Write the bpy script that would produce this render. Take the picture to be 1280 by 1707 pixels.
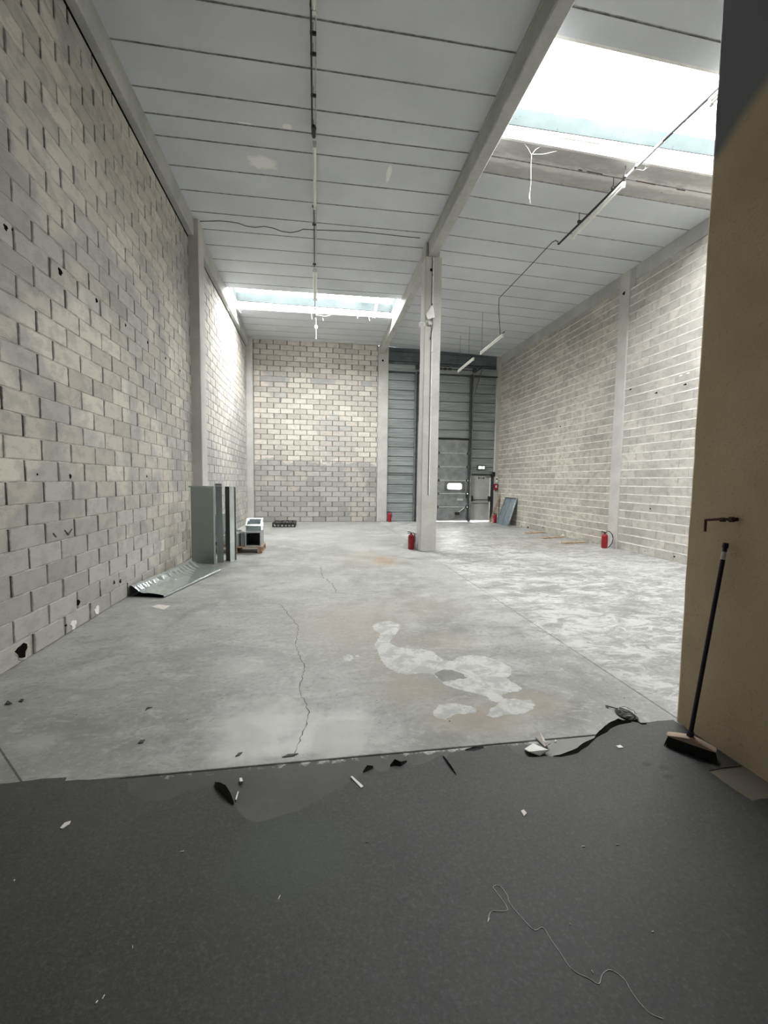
import bpy, bmesh, math, random
from mathutils import Matrix, Vector

random.seed(11)
scene = bpy.context.scene
col = scene.collection
for o in list(bpy.data.objects):
    bpy.data.objects.remove(o)

# ------------------------------------------------------------------ camera
F, YAW, PITCH, ROLL, CAMH = 708.2, math.radians(9.15), math.radians(4.166), math.radians(-0.739), 1.65
_fwd = Vector((math.sin(YAW)*math.cos(PITCH), math.cos(YAW)*math.cos(PITCH), -math.sin(PITCH)))
_right0 = Vector((math.cos(YAW), -math.sin(YAW), 0))
_down0 = _fwd.cross(_right0)
RIGHT = math.cos(ROLL)*_right0 + math.sin(ROLL)*_down0
DOWN = -math.sin(ROLL)*_right0 + math.cos(ROLL)*_down0
FWD = _fwd
CAM = Vector((0, 0, CAMH))
cam_data = bpy.data.cameras.new('camera')
cam = bpy.data.objects.new('camera', cam_data)
col.objects.link(cam)
cam_data.sensor_fit = 'HORIZONTAL'
cam_data.sensor_width = 36.0
cam_data.lens = 36.0*F/1280.0
cam_data.clip_start = 0.05
m = Matrix.Identity(4)
for i in range(3):
    m[i][0] = RIGHT[i]; m[i][1] = -DOWN[i]; m[i][2] = -FWD[i]; m[i][3] = CAM[i]
cam.matrix_world = m
scene.camera = cam

def ray(x, y):
    return RIGHT*((x-640)/F) + DOWN*((y-853.5)/F) + FWD
def at(x, y, ax, v):
    """the point seen at pixel (x, y) on the plane <axis> = v"""
    d = ray(x, y); i = 'xyz'.index(ax)
    return CAM + d*((v-CAM[i])/d[i])
def fl(x, y, z=0.0):
    return at(x, y, 'z', z)
def proj(P):
    q = Vector(P)-CAM
    w = q.dot(FWD)
    if w < 0.05: return None
    return (640+F*q.dot(RIGHT)/w, 853.5+F*q.dot(DOWN)/w)

# ------------------------------------------------------------------ sky, daylight, exposure
SKY = 9.0
world = bpy.data.worlds.new('overcast_sky'); scene.world = world
world.use_nodes = True
bg = world.node_tree.nodes['Background']
bg.inputs[0].default_value = (1.0, 0.99, 0.97, 1)
bg.inputs[1].default_value = SKY
def portal(name, loc, sx, sy, rot=(0, 0, 0)):
    l = bpy.data.lights.new(name, 'AREA'); l.shape = 'RECTANGLE'; l.size = sx; l.size_y = sy
    l.cycles.is_portal = True
    o = bpy.data.objects.new(name, l); col.objects.link(o); o.location = loc; o.rotation_euler = rot
    return o
SKY_L = (-2.47, 2.49, 12.75, 14.25)     # roof openings: x0, x1, y0, y1
SKY_R = (2.70, 7.25, 5.14, 6.66)
for n, (a, b, c, d) in (('skylight_portal', SKY_L), ('skylight_portal', SKY_R)):
    portal(n, ((a+b)/2, (c+d)/2, 7.47), b-a-.12, d-c-.12)
scene.view_settings.view_transform = 'Standard'
scene.view_settings.look = 'None'
scene.view_settings.gamma = 1.0
scene.view_settings.use_curve_mapping = False
scene.view_settings.exposure = 2.33
scene.cycles.max_bounces = 16
scene.cycles.diffuse_bounces = 10
scene.cycles.glossy_bounces = 4
scene.cycles.transparent_max_bounces = 16
scene.cycles.sample_clamp_indirect = 12.0

# ------------------------------------------------------------------ main measures (metres)
XL, XR, YB, YF = -2.58, 7.60, 17.09, -4.0
XLB = -2.47                                  # face of the left edge beam
BX0, BX1, BZ = 2.492, 2.690, 6.70            # centre beam
XN, YN = 2.494, 2.51                         # near partition: face and end
YJ = 2.426                                   # floor joint
PY0, PY1 = 9.66, 10.04                       # row of pillars
def zc(x):
    return 6.985+.01414*x if x < 2.59 else 7.022-.0284*(x-2.67)

# ------------------------------------------------------------------ node helpers and materials
class NT:
    def __init__(s, name):
        s.m = bpy.data.materials.new(name); s.m.use_nodes = True
        s.t = s.m.node_tree; s.n = s.t.nodes; s.l = s.t.links
        s.b = s.n['Principled BSDF']
    def node(s, ty, **kw):
        n = s.n.new(ty)
        for k, v in kw.items(): setattr(n, k, v)
        return n
    def put(s, sock, v):
        if hasattr(v, 'is_linked') or hasattr(v, 'links'): s.l.new(v, sock)
        else:
            if isinstance(v, (tuple, list)) and len(v) == 3 and len(sock.default_value) == 4: v = (*v, 1)
            sock.default_value = v
    def math(s, op, a, b=0.0, c=None, clamp=False):
        n = s.node('ShaderNodeMath', operation=op, use_clamp=clamp)
        s.put(n.inputs[0], a); s.put(n.inputs[1], b)
        if c is not None: s.put(n.inputs[2], c)
        return n.outputs[0]
    def mix(s, f, a, b, mode='MIX'):
        n = s.node('ShaderNodeMix', data_type='RGBA', blend_type=mode)
        s.put(n.inputs[0], f); s.put(n.inputs[6], a); s.put(n.inputs[7], b)
        return n.outputs[2]
    def pos(s):
        return s.node('ShaderNodeNewGeometry').outputs['Position']
    def obj(s):
        return s.node('ShaderNodeTexCoord').outputs['Object']
    def noise(s, vec, scale, detail=4.0, rough=.55, dist=0.0, color=False):
        n = s.node('ShaderNodeTexNoise')
        if vec is not None: s.l.new(vec, n.inputs['Vector'])
        n.inputs['Scale'].default_value = scale; n.inputs['Detail'].default_value = detail
        n.inputs['Roughness'].default_value = rough; n.inputs['Distortion'].default_value = dist
        return n.outputs[1 if color else 0]
    def ramp(s, f, a, b, lo=0.0, hi=1.0):
        n = s.node('ShaderNodeMapRange', interpolation_type='SMOOTHSTEP')
        s.put(n.inputs[0], f); s.put(n.inputs[1], a); s.put(n.inputs[2], b); s.put(n.inputs[3], lo); s.put(n.inputs[4], hi)
        return n.outputs[0]
    def sep(s, v):
        n = s.node('ShaderNodeSeparateXYZ'); s.l.new(v, n.inputs[0]); return n.outputs
    def comb(s, x, y, z):
        n = s.node('ShaderNodeCombineXYZ'); s.put(n.inputs[0], x); s.put(n.inputs[1], y); s.put(n.inputs[2], z); return n.outputs[0]
    def scale(s, v, k):
        n = s.node('ShaderNodeVectorMath', operation='MULTIPLY'); s.l.new(v, n.inputs[0]); n.inputs[1].default_value = k; return n.outputs[0]
    def bump(s, h, strength=.3, dist=.01):
        n = s.node('ShaderNodeBump'); n.inputs['Strength'].default_value = strength; n.inputs['Distance'].default_value = dist
        s.l.new(h, n.inputs['Height']); s.l.new(n.outputs[0], s.b.inputs['Normal'])
    def out(s, base=None, rough=None, metal=None):
        if base is not None: s.put(s.b.inputs['Base Color'], base)
        if rough is not None: s.put(s.b.inputs['Roughness'], rough)
        if metal is not None: s.put(s.b.inputs['Metallic'], metal)
        return s.m

M = {}
def simple(name, c, rough=.6, metal=0.0, var=.12, scale=6.0, bump=0.0):
    t = NT(name); p = t.pos()
    n = t.noise(p, scale, 5)
    f = t.ramp(n, .3, .7, 1-var, 1+var)
    v = t.node('ShaderNodeMix', data_type='RGBA', blend_type='MULTIPLY'); v.inputs[0].default_value = 1
    t.put(v.inputs[6], c)
    cc = t.comb(f, f, f); t.l.new(cc, v.inputs[7])
    if bump: t.bump(t.noise(p, scale*12, 4), bump, .004)
    M[name] = t.out(v.outputs[2], rough, metal)
    return M[name]

simple('red_paint', (.27, .009, .016), .35, 0, .06)
simple('black_rubber', (.012, .012, .013), .6, 0, .1)
simple('black_plastic', (.016, .015, .014), .5, 0, .15)
simple('white_plastic', (.78, .78, .75), .45, 0, .05)
simple('white_paper', (.78, .77, .74), .8, 0, .08)
simple('pale_sticker', (.62, .58, .55), .6, 0, .05)
simple('dark_steel', (.055, .058, .060), .5, .3, .25)
simple('track_steel', (.20, .22, .225), .45, .6, .2)
simple('pine_wood', (.43, .335, .235), .7, 0, .22, 14)
simple('pallet_wood', (.36, .235, .16), .8, 0, .25, 12)
simple('broom_wood', (.40, .30, .225), .65, 0, .12, 18)
simple('cord', (.03, .03, .032), .6, 0, .1)
simple('white_thread', (.72, .72, .70), .9, 0, .05)
simple('cobweb', (.75, .75, .74), .95, 0, .05)
simple('hole_dark', (.010, .010, .009), .95, 0, .3)
M['hole_dark'].node_tree.nodes['Principled BSDF'].inputs['Specular IOR Level'].default_value = 0.0
simple('plaster_white', (.80, .79, .75), .9, 0, .08, 30)
simple('crack_dark', (.095, .092, .085), .95, 0, .3, 20)
simple('door_grey', (.42, .43, .41), .5, 0, .10, 3)
simple('rubber_black', (.012, .012, .012), .8)

def concrete(name, a, b, scale=1.2, speck=.5, bump=.25):
    t = NT(name); p = t.pos()
    n1 = t.ramp(t.noise(p, scale, 6, .6), .32, .68)
    n2 = t.ramp(t.noise(p, scale*14, 5, .65), .35, .7)
    c = t.mix(n1, a, b)
    c = t.mix(t.math('MULTIPLY', n2, speck*.35), c, tuple(x*.55 for x in a))
    t.bump(t.noise(p, 90, 4), bump, .004)
    M[name] = t.out(c, .85); return M[name]
concrete('concrete_pillar', (.47, .46, .43), (.56, .55, .52), 2.0)
concrete('concrete_pillar_dark', (.36, .36, .345), (.43, .43, .41), 2.0)
concrete('concrete_beam', (.40, .40, .39), (.50, .50, .485), 1.5)
concrete('outside_concrete', (.5, .5, .49), (.6, .6, .58), .5)

# ceiling boards: pale grey with a faint tone per panel
t = NT('ceiling_panel'); p = t.pos()
r = t.node('ShaderNodeObjectInfo').outputs['Random']
n1 = t.ramp(t.noise(t.scale(p, (1, 1, 1)), .9, 6, .6), .3, .7)
n2 = t.noise(p, 240, 3)
c = t.mix(n1, (.575, .597, .625), (.65, .672, .70))
c = t.mix(t.math('MULTIPLY', r, .22), c, (.51, .53, .555))
# worn pale patches around the middle of the left bay
px_ = t.sep(p)
def spot(t, p, cx, cy, rx, ry, amp=.5, sc=6.0, soft=.35, rot=0.0):
    s_ = t.sep(p)
    dx = t.math('SUBTRACT', s_[0], cx); dy = t.math('SUBTRACT', s_[1], cy)
    if rot:
        ca, sa = math.cos(rot), math.sin(rot)
        u = t.math('ADD', t.math('MULTIPLY', dx, ca), t.math('MULTIPLY', dy, sa))
        v = t.math('SUBTRACT', t.math('MULTIPLY', dy, ca), t.math('MULTIPLY', dx, sa))
    else: u, v = dx, dy
    u = t.math('DIVIDE', u, rx); v = t.math('DIVIDE', v, ry)
    d = t.math('SQRT', t.math('ADD', t.math('MULTIPLY', u, u), t.math('MULTIPLY', v, v)))
    nn = t.noise(p, sc, 5, .6)
    d = t.math('ADD', d, t.math('MULTIPLY', t.math('SUBTRACT', nn, .5), amp*2))
    return t.ramp(d, 1-soft, 1+soft*.3, 1.0, 0.0)
for (x, y, rx, ry) in ((438, 270, .26, .17), (478, 212, .09, .06), (408, 205, .12, .03), (648, 292, .05, .2)):
    P = at(x, y, 'z', 6.98)
    c = t.mix(t.math('MULTIPLY', spot(t, p, P.x, P.y, rx, ry, .7, 7), .75), c, (.90, .89, .87))
t.bump(n2, .12, .003)
M['ceiling_panel'] = t.out(c, .9)
# the dirty strip beyond the right skylight keeps its own tone
t = NT('ceiling_panel_dirty'); p = t.pos(); s_ = t.sep(p)
n = t.noise(t.scale(p, (2, 6, 1)), 1.5, 6, .65)
edge = t.ramp(t.math('ADD', t.math('SUBTRACT', s_[1], 7.02), t.math('MULTIPLY', t.math('SUBTRACT', n, .5), .35)), -.10, .02)
edge2 = t.ramp(t.math('ADD', t.math('SUBTRACT', s_[1], 7.16), t.math('MULTIPLY', t.math('SUBTRACT', n, .5), .3)), -.05, .05)
c = t.mix(t.ramp(n, .35, .7), (.40, .40, .385), (.49, .485, .47))
c = t.mix(t.math('MULTIPLY', edge, t.math('SUBTRACT', 1.0, edge2)), c, (.66, .65, .62))
c = t.mix(t.ramp(t.noise(p, 9, 6, .7), .62, .74), c, (.22, .215, .2))
M['ceiling_panel_dirty'] = t.out(c, .9)

# cement block: one tone per block, warm or grey, blotched
def block_material(name, axis, warm, grey, bias, low_grey=None, streak=.35, smear=.75):
    t = NT(name); p = t.pos(); s_ = t.sep(p)
    u = s_[axis]
    row = t.math('FLOOR', t.math('DIVIDE', t.math('ADD', s_[2], .0005), .2))
    par = t.math('MULTIPLY', t.math('MODULO', row, 2.0), .25)
    cl = t.math('FLOOR', t.math('DIVIDE', t.math('ADD', t.math('ADD', u, par), 50.0 + PHASE[name]), .5))
    wn = t.node('ShaderNodeTexWhiteNoise', noise_dimensions='3D')
    t.l.new(t.comb(cl, row, 3.3), wn.inputs['Vector'])
    r1 = wn.outputs[0]
    r3 = t.sep(wn.outputs[1])
    big = t.ramp(t.noise(p, .55, 4, .55), .36, .64, .2, .8)
    g = t.math('ADD', t.math('ADD', big, t.math('MULTIPLY', t.math('SUBTRACT', r1, .5), .34)), bias)
    if low_grey is not None:
        zz = t.math('ADD', s_[2], t.math('MULTIPLY', t.math('SUBTRACT', big, .5), .9))
        g = t.math('ADD', g, t.ramp(zz, low_grey-.12, low_grey+.12, .62, 0.0))
    k = t.ramp(g, .40, .60)
    c = t.mix(k, warm, grey)
    f = t.math('ADD', .80, t.math('MULTIPLY', r3[0], .36))
    c = t.mix(1.0, c, t.comb(f, f, f), 'MULTIPLY')
    bl = t.ramp(t.noise(t.scale(p, (1, 1, 1.6)), 5.5, 6, .62), .46, .62)
    c = t.mix(t.math('MULTIPLY', bl, streak), c, tuple(x*.6 for x in grey))
    # mortar smeared dark over the ends of the blocks
    fr = t.math('FRACT', t.math('DIVIDE', t.math('ADD', t.math('ADD', u, par), 50.0 + PHASE[name]), .5))
    dj = t.math('SUBTRACT', .5, t.math('ABSOLUTE', t.math('SUBTRACT', fr, .5)))
    sm = t.math('ADD', t.math('ADD', dj, t.math('MULTIPLY', t.math('SUBTRACT', t.noise(p, 7, 3, .6), .5), .16)), t.math('MULTIPLY', t.math('SUBTRACT', r3[1], .5), .05))
    c = t.mix(t.ramp(sm, .012, .050, smear, 0.0), c, tuple(x*.42 for x in grey))
    # grainy aggregate
    gr = t.noise(p, 130, 4, .7)
    c = t.mix(t.ramp(gr, .52, .74, 0, .5), c, tuple(x*.45 for x in grey))
    c = t.mix(t.ramp(gr, .42, .26, 0, .35), c, tuple(min(1, x*1.35) for x in warm))
    t.bump(gr, .5, .006)
    M[name] = t.out(c, .92)
PHASE = {'block_left': .20, 'block_left_rear': .20, 'block_back': 0.10, 'block_right': .05, 'block_right_rear': .05}
block_material('block_left', 1, (.56, .533, .46), (.40, .39, .36), -.02)
block_material('block_left_rear', 1, (.54, .517, .465), (.41, .403, .385), -.06)
block_material('block_back', 0, (.585, .547, .485), (.39, .383, .362), -.34, 2.35, .25)
block_material('block_right', 1, (.55, .53, .475), (.455, .44, .395), -.02, None, .4, .22)
block_material('block_right_rear', 1, (.535, .505, .435), (.43, .407, .355), .0, None, .5, .25)
def mortar(name, a, b, sc=8):
    t = NT(name); p = t.pos()
    c = t.mix(t.ramp(t.noise(p, sc, 6, .65), .42, .58), a, b)
    t.bump(t.noise(p, 120, 4), .5, .006)
    M[name] = t.out(c, .95)
mortar('mortar_dark', (.12, .113, .097), (.21, .20, .172))
mortar('mortar_bed', (.34, .325, .28), (.58, .56, .50), 5)
mortar('mortar_brown', (.17, .158, .13), (.28, .265, .225), 6)
mortar('mortar_pale', (.30, .285, .25), (.44, .42, .38))
mortar('mortar_white', (.66, .645, .60), (.82, .81, .78), 3)

# plastered partition: tan, blotched, dark blue-grey over its upper part
t = NT('partition_render'); p = t.pos(); s_ = t.sep(p)
n1 = t.noise(p, 1.4, 6, .6); n2 = t.noise(p, 45, 5, .7)
c = t.mix(t.ramp(n1, .3, .7), (.47, .382, .25), (.565, .467, .315))
c = t.mix(t.ramp(n2, .55, .75, 0, .55), c, (.20, .17, .13))
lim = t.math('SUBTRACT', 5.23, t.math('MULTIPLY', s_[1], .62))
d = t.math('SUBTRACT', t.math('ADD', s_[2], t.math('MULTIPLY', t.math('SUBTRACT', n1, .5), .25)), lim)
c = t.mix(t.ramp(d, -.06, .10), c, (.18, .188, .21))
t.bump(n2, .35, .006)
M['partition_render'] = t.out(c, .85)
simple('partition_edge', (.50, .46, .40), .9, 0, .15, 10, .3)

# floor: power-floated concrete with wear, tan stains and white efflorescence
t = NT('floor_concrete'); p = t.pos(); s_ = t.sep(p)
n1 = t.noise(p, .55, 7, .62); n2 = t.noise(t.scale(p, (1, 1.4, 1)), 2.2, 8, .68, .8); n3 = t.noise(p, 22, 6, .72); n5 = t.noise(t.scale(p, (.7, 1.3, 1)), 6.0, 8, .7, .5)
c = t.mix(t.ramp(n1, .40, .60), (.25, .249, .238), (.325, .324, .312))
c = t.mix(t.ramp(n2, .50, .64, 0, .55), c, (.40, .40, .39))
c = t.mix(t.ramp(n2, .48, .36, 0, .55), c, (.185, .185, .175))
c = t.mix(t.ramp(n5, .54, .64, 0, .45), c, (.43, .43, .42))
c = t.mix(t.ramp(n5, .46, .36, 0, .40), c, (.17, .17, .16))
c = t.mix(t.ramp(n3, .53, .64, 0, .5), c, (.155, .155, .148))
c = t.mix(t.ramp(n3, .46, .36, 0, .4), c, (.42, .42, .41))
rgt = t.ramp(t.math('ADD', s_[0], t.math('MULTIPLY', t.math('SUBTRACT', n1, .5), 1.6)), 2.30, 2.75)
n4 = t.noise(t.scale(p, (.8, 1.4, 1)), 4.6, 10, .78, 1.2)
n6 = t.noise(t.scale(p, (.9, 1.5, 1)), 1.1, 6, .65, .6)
c = t.mix(t.math('MULTIPLY', rgt, t.ramp(t.math('ADD', n4, t.math('MULTIPLY', t.math('SUBTRACT', n6, .5), .5)), .47, .58, 0, .80)), c, (.52, .52, .51))
c = t.mix(t.math('MULTIPLY', rgt, t.ramp(t.math('ADD', n4, t.math('MULTIPLY', t.math('SUBTRACT', n6, .5), .5)), .46, .36, 0, .65)), c, (.20, .198, .19))
# tan stains
for (x, y, rx, ry, k) in ((590, 1040, .75, 1.0, .55), (790, 1195, .40, .28, .75), (620, 932, .8, 1.1, .45), (700, 1010, .7, .8, .3), (890, 905, 1.6, 1.4, .3), (690, 1150, .38, .26, .6), (885, 1172, .30, .25, .6), (740, 1068, .40, .30, .5), (640, 1110, .3, .4, .35)):
    P = fl(x, y)
    c = t.mix(t.math('MULTIPLY', spot(t, p, P.x, P.y, rx, ry, .55, 2.2, .7), k), c, (.285, .25, .185))
P = fl(640, 935)
c = t.mix(t.math('MULTIPLY', spot(t, p, P.x, P.y, .28, .5, .6, 4, .6), .55), c, (.30, .19, .105))
# pale scuffed zones near the joint and under the first crack, plus one painted floor glare farther back
for (x, y, rx, ry, k) in ((440, 1215, .42, .45, .8), (560, 1220, .34, .3, .7), (500, 1245, .5, .12, .6), (400, 1110, .3, .3, .3), (760, 900, .5, .35, .55), (60, 1235, .2, .12, .3)):
    P = fl(x, y)
    c = t.mix(t.math('MULTIPLY', spot(t, p, P.x, P.y, rx, ry, .8, 5, .7), k), c, (.50, .50, .485))
# small dark flecks
c = t.mix(t.ramp(t.noise(p, 9, 7, .78), .655, .70, 0, .8), c, (.07, .07, .066))
t.bump(t.math('ADD', n3, t.math('MULTIPLY', n2, .6)), .18, .006)
M['floor_concrete'] = t.out(c, t.ramp(n2, .4, .6, .40, .60))

# front strip: concrete with the glue residue of the torn membrane
t = NT('floor_residue'); p = t.pos(); s_ = t.sep(p)
n1 = t.noise(p, 2.0, 6, .6); n2 = t.noise(p, 22, 5, .7)
c = t.mix(t.ramp(n1, .35, .65), (.058, .058, .056), (.078, .077, .074))
c = t.mix(t.ramp(n2, .55, .70, 0, .4), c, (.045, .045, .043))
lt = t.math('MULTIPLY', t.ramp(t.math('ADD', s_[0], t.math('MULTIPLY', t.math('SUBTRACT', n1, .5), .3)), 1.40, 1.46), t.ramp(s_[1], 2.0, 2.05))
c = t.mix(lt, c, (.235, .232, .22))
c = t.mix(t.math('MULTIPLY', t.ramp(s_[0], 1.8, 1.9), t.ramp(s_[1], 2.05, 2.0)), c, (.17, .152, .125))
yy = t.math('ADD', s_[1], t.math('MULTIPLY', t.math('SUBTRACT', n2, .5), .10))
c = t.mix(t.math('MULTIPLY', t.ramp(yy, 2.385, 2.41), t.ramp(t.noise(p, 9, 5, .7), .50, .60)), c, (.38, .38, .37))
t.bump(n2, .2, .004)
M['floor_residue'] = t.out(c, .65)

t = NT('membrane_black'); p = t.pos(); s_ = t.sep(p)
n1 = t.noise(p, 1.1, 5, .6); n2 = t.noise(p, 70, 5, .75); n3 = t.noise(p, 6, 6, .7)
c = t.mix(t.ramp(n1, .32, .68), (.036, .037, .0365), (.050, .051, .050))
c = t.mix(t.ramp(n2, .52, .64, 0, .55), c, (.085, .085, .083))
c = t.mix(t.ramp(n2, .46, .36, 0, .5), c, (.018, .018, .018))
c = t.mix(t.ramp(n3, .60, .74, 0, .3), c, (.10, .10, .097))
P = fl(480, 1430)
c = t.mix(t.math('MULTIPLY', spot(t, p, P.x, P.y, .38, .30, .5, 3, .8), .5), c, (.050, .064, .042))
for (x, y) in ((1077, 1275), (1106, 1281), (1114, 1296)):
    P = fl(x, y)
    c = t.mix(t.math('MULTIPLY', spot(t, p, P.x, P.y, .035, .022, .3, 20, .5), .8), c, (.014, .014, .014))
t.bump(n2, .4, .004)
M['membrane_black'] = t.out(c, .62)

def metal(name, c, rough, sc=(3, 3, 1), spangle=.25, var=.15):
    t = NT(name); p = t.pos()
    v = t.node('ShaderNodeTexVoronoi'); t.l.new(p, v.inputs['Vector']); v.inputs['Scale'].default_value = 60
    n = t.noise(t.scale(p, sc), 2.0, 5, .6)
    cc = t.mix(t.ramp(n, .3, .7), tuple(x*(1-var) for x in c), tuple(min(1, x*(1+var)) for x in c))
    cc = t.mix(spangle, cc, t.mix(t.sep(v.outputs['Color'])[0], tuple(x*.75 for x in c), tuple(min(1, x*1.15) for x in c)))
    r = t.ramp(n, .3, .7, rough*.8, rough*1.25)
    M[name] = t.out(cc, r, .8)
metal('galvanised', (.30, .335, .335), .42, (.4, .4, .4), .10, .04)
metal('galvanised_dull', (.42, .45, .455), .42)
metal('galvanised_bright', (.74, .79, .81), .16)
t = NT('cladding_steel'); p = t.pos()
n = t.noise(t.scale(p, (.5, 1, 5)), 1.6, 6, .6)
c = t.mix(t.ramp(n, .3, .7), (.30, .33, .335), (.44, .465, .47))
c = t.mix(t.ramp(t.noise(t.scale(p, (.7, 1, 9)), 3.0, 6, .7), .6, .75, 0, .5), c, (.52, .55, .56))
M['cladding_steel'] = t.out(c, t.ramp(n, .3, .7, .34, .50), .6)
simple('cladding_upper', (.15, .175, .19), .5, .3, .2, 3)
simple('sectional_grey', (.24, .25, .252), .55, .1, .2, 5, .1)
simple('frame_grey', (.14, .145, .14), .6, 0, .2)
simple('seal_white', (.48, .49, .48), .5, 0, .15, 8)
simple('grille_blue', (.20, .25, .28), .45, .5, .15, 6)
t = NT('rust'); p = t.pos(); n = t.noise(p, 60, 5, .7)
t.bump(n, .6, .004)
M['rust'] = t.out(t.mix(t.ramp(n, .35, .65), (.045, .018, .012), (.10, .045, .028)), .85)
# roof light sheet: clear, faintly milky
t = NT('skylight_sheet')
tr = t.node('ShaderNodeBsdfTransparent'); tr.inputs[0].default_value = (.97, .99, 1, 1)
tl = t.node('ShaderNodeBsdfTranslucent'); tl.inputs[0].default_value = (.9, .95, .96, 1)
mx = t.node('ShaderNodeMixShader'); mx.inputs[0].default_value = .12
t.l.new(tr.outputs[0], mx.inputs[1]); t.l.new(tl.outputs[0], mx.inputs[2])
t.l.new(mx.outputs[0], t.n['Material Output'].inputs['Surface'])
M['skylight_sheet'] = t.m
t = NT('curb_fibreglass'); p = t.pos(); s_ = t.sep(p)
n = t.noise(p, 9, 6, .7); n2 = t.noise(p, 2.0, 4)
c = t.mix(t.ramp(n2, .3, .7), (.036, .044, .0448), (.046, .054, .0545))
c = t.mix(t.ramp(n, .62, .72, 0, .7), c, (.015, .018, .018))
t.b.inputs['Specular IOR Level'].default_value = 0.0
M['curb_fibreglass'] = t.out(c, .9)
simple('sill_white', (.74, .725, .70), .8, 0, .08, 5)
t = NT('window_pane')
tr = t.node('ShaderNodeBsdfTransparent'); gl = t.node('ShaderNodeBsdfGlossy'); gl.inputs['Roughness'].default_value = .1
mx = t.node('ShaderNodeMixShader'); mx.inputs[0].default_value = .08
t.l.new(tr.outputs[0], mx.inputs[1]); t.l.new(gl.outputs[0], mx.inputs[2]); t.l.new(mx.outputs[0], t.n['Material Output'].inputs['Surface'])
M['window_pane'] = t.m
t = NT('sign_lit'); t.b.inputs['Emission Color'].default_value = (.9, 1, .85, 1); t.b.inputs['Emission Strength'].default_value = .55
M['sign_lit'] = t.out((.75, .8, .7), .5)
simple('sign_green', (.03, .12, .06), .5)

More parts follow.
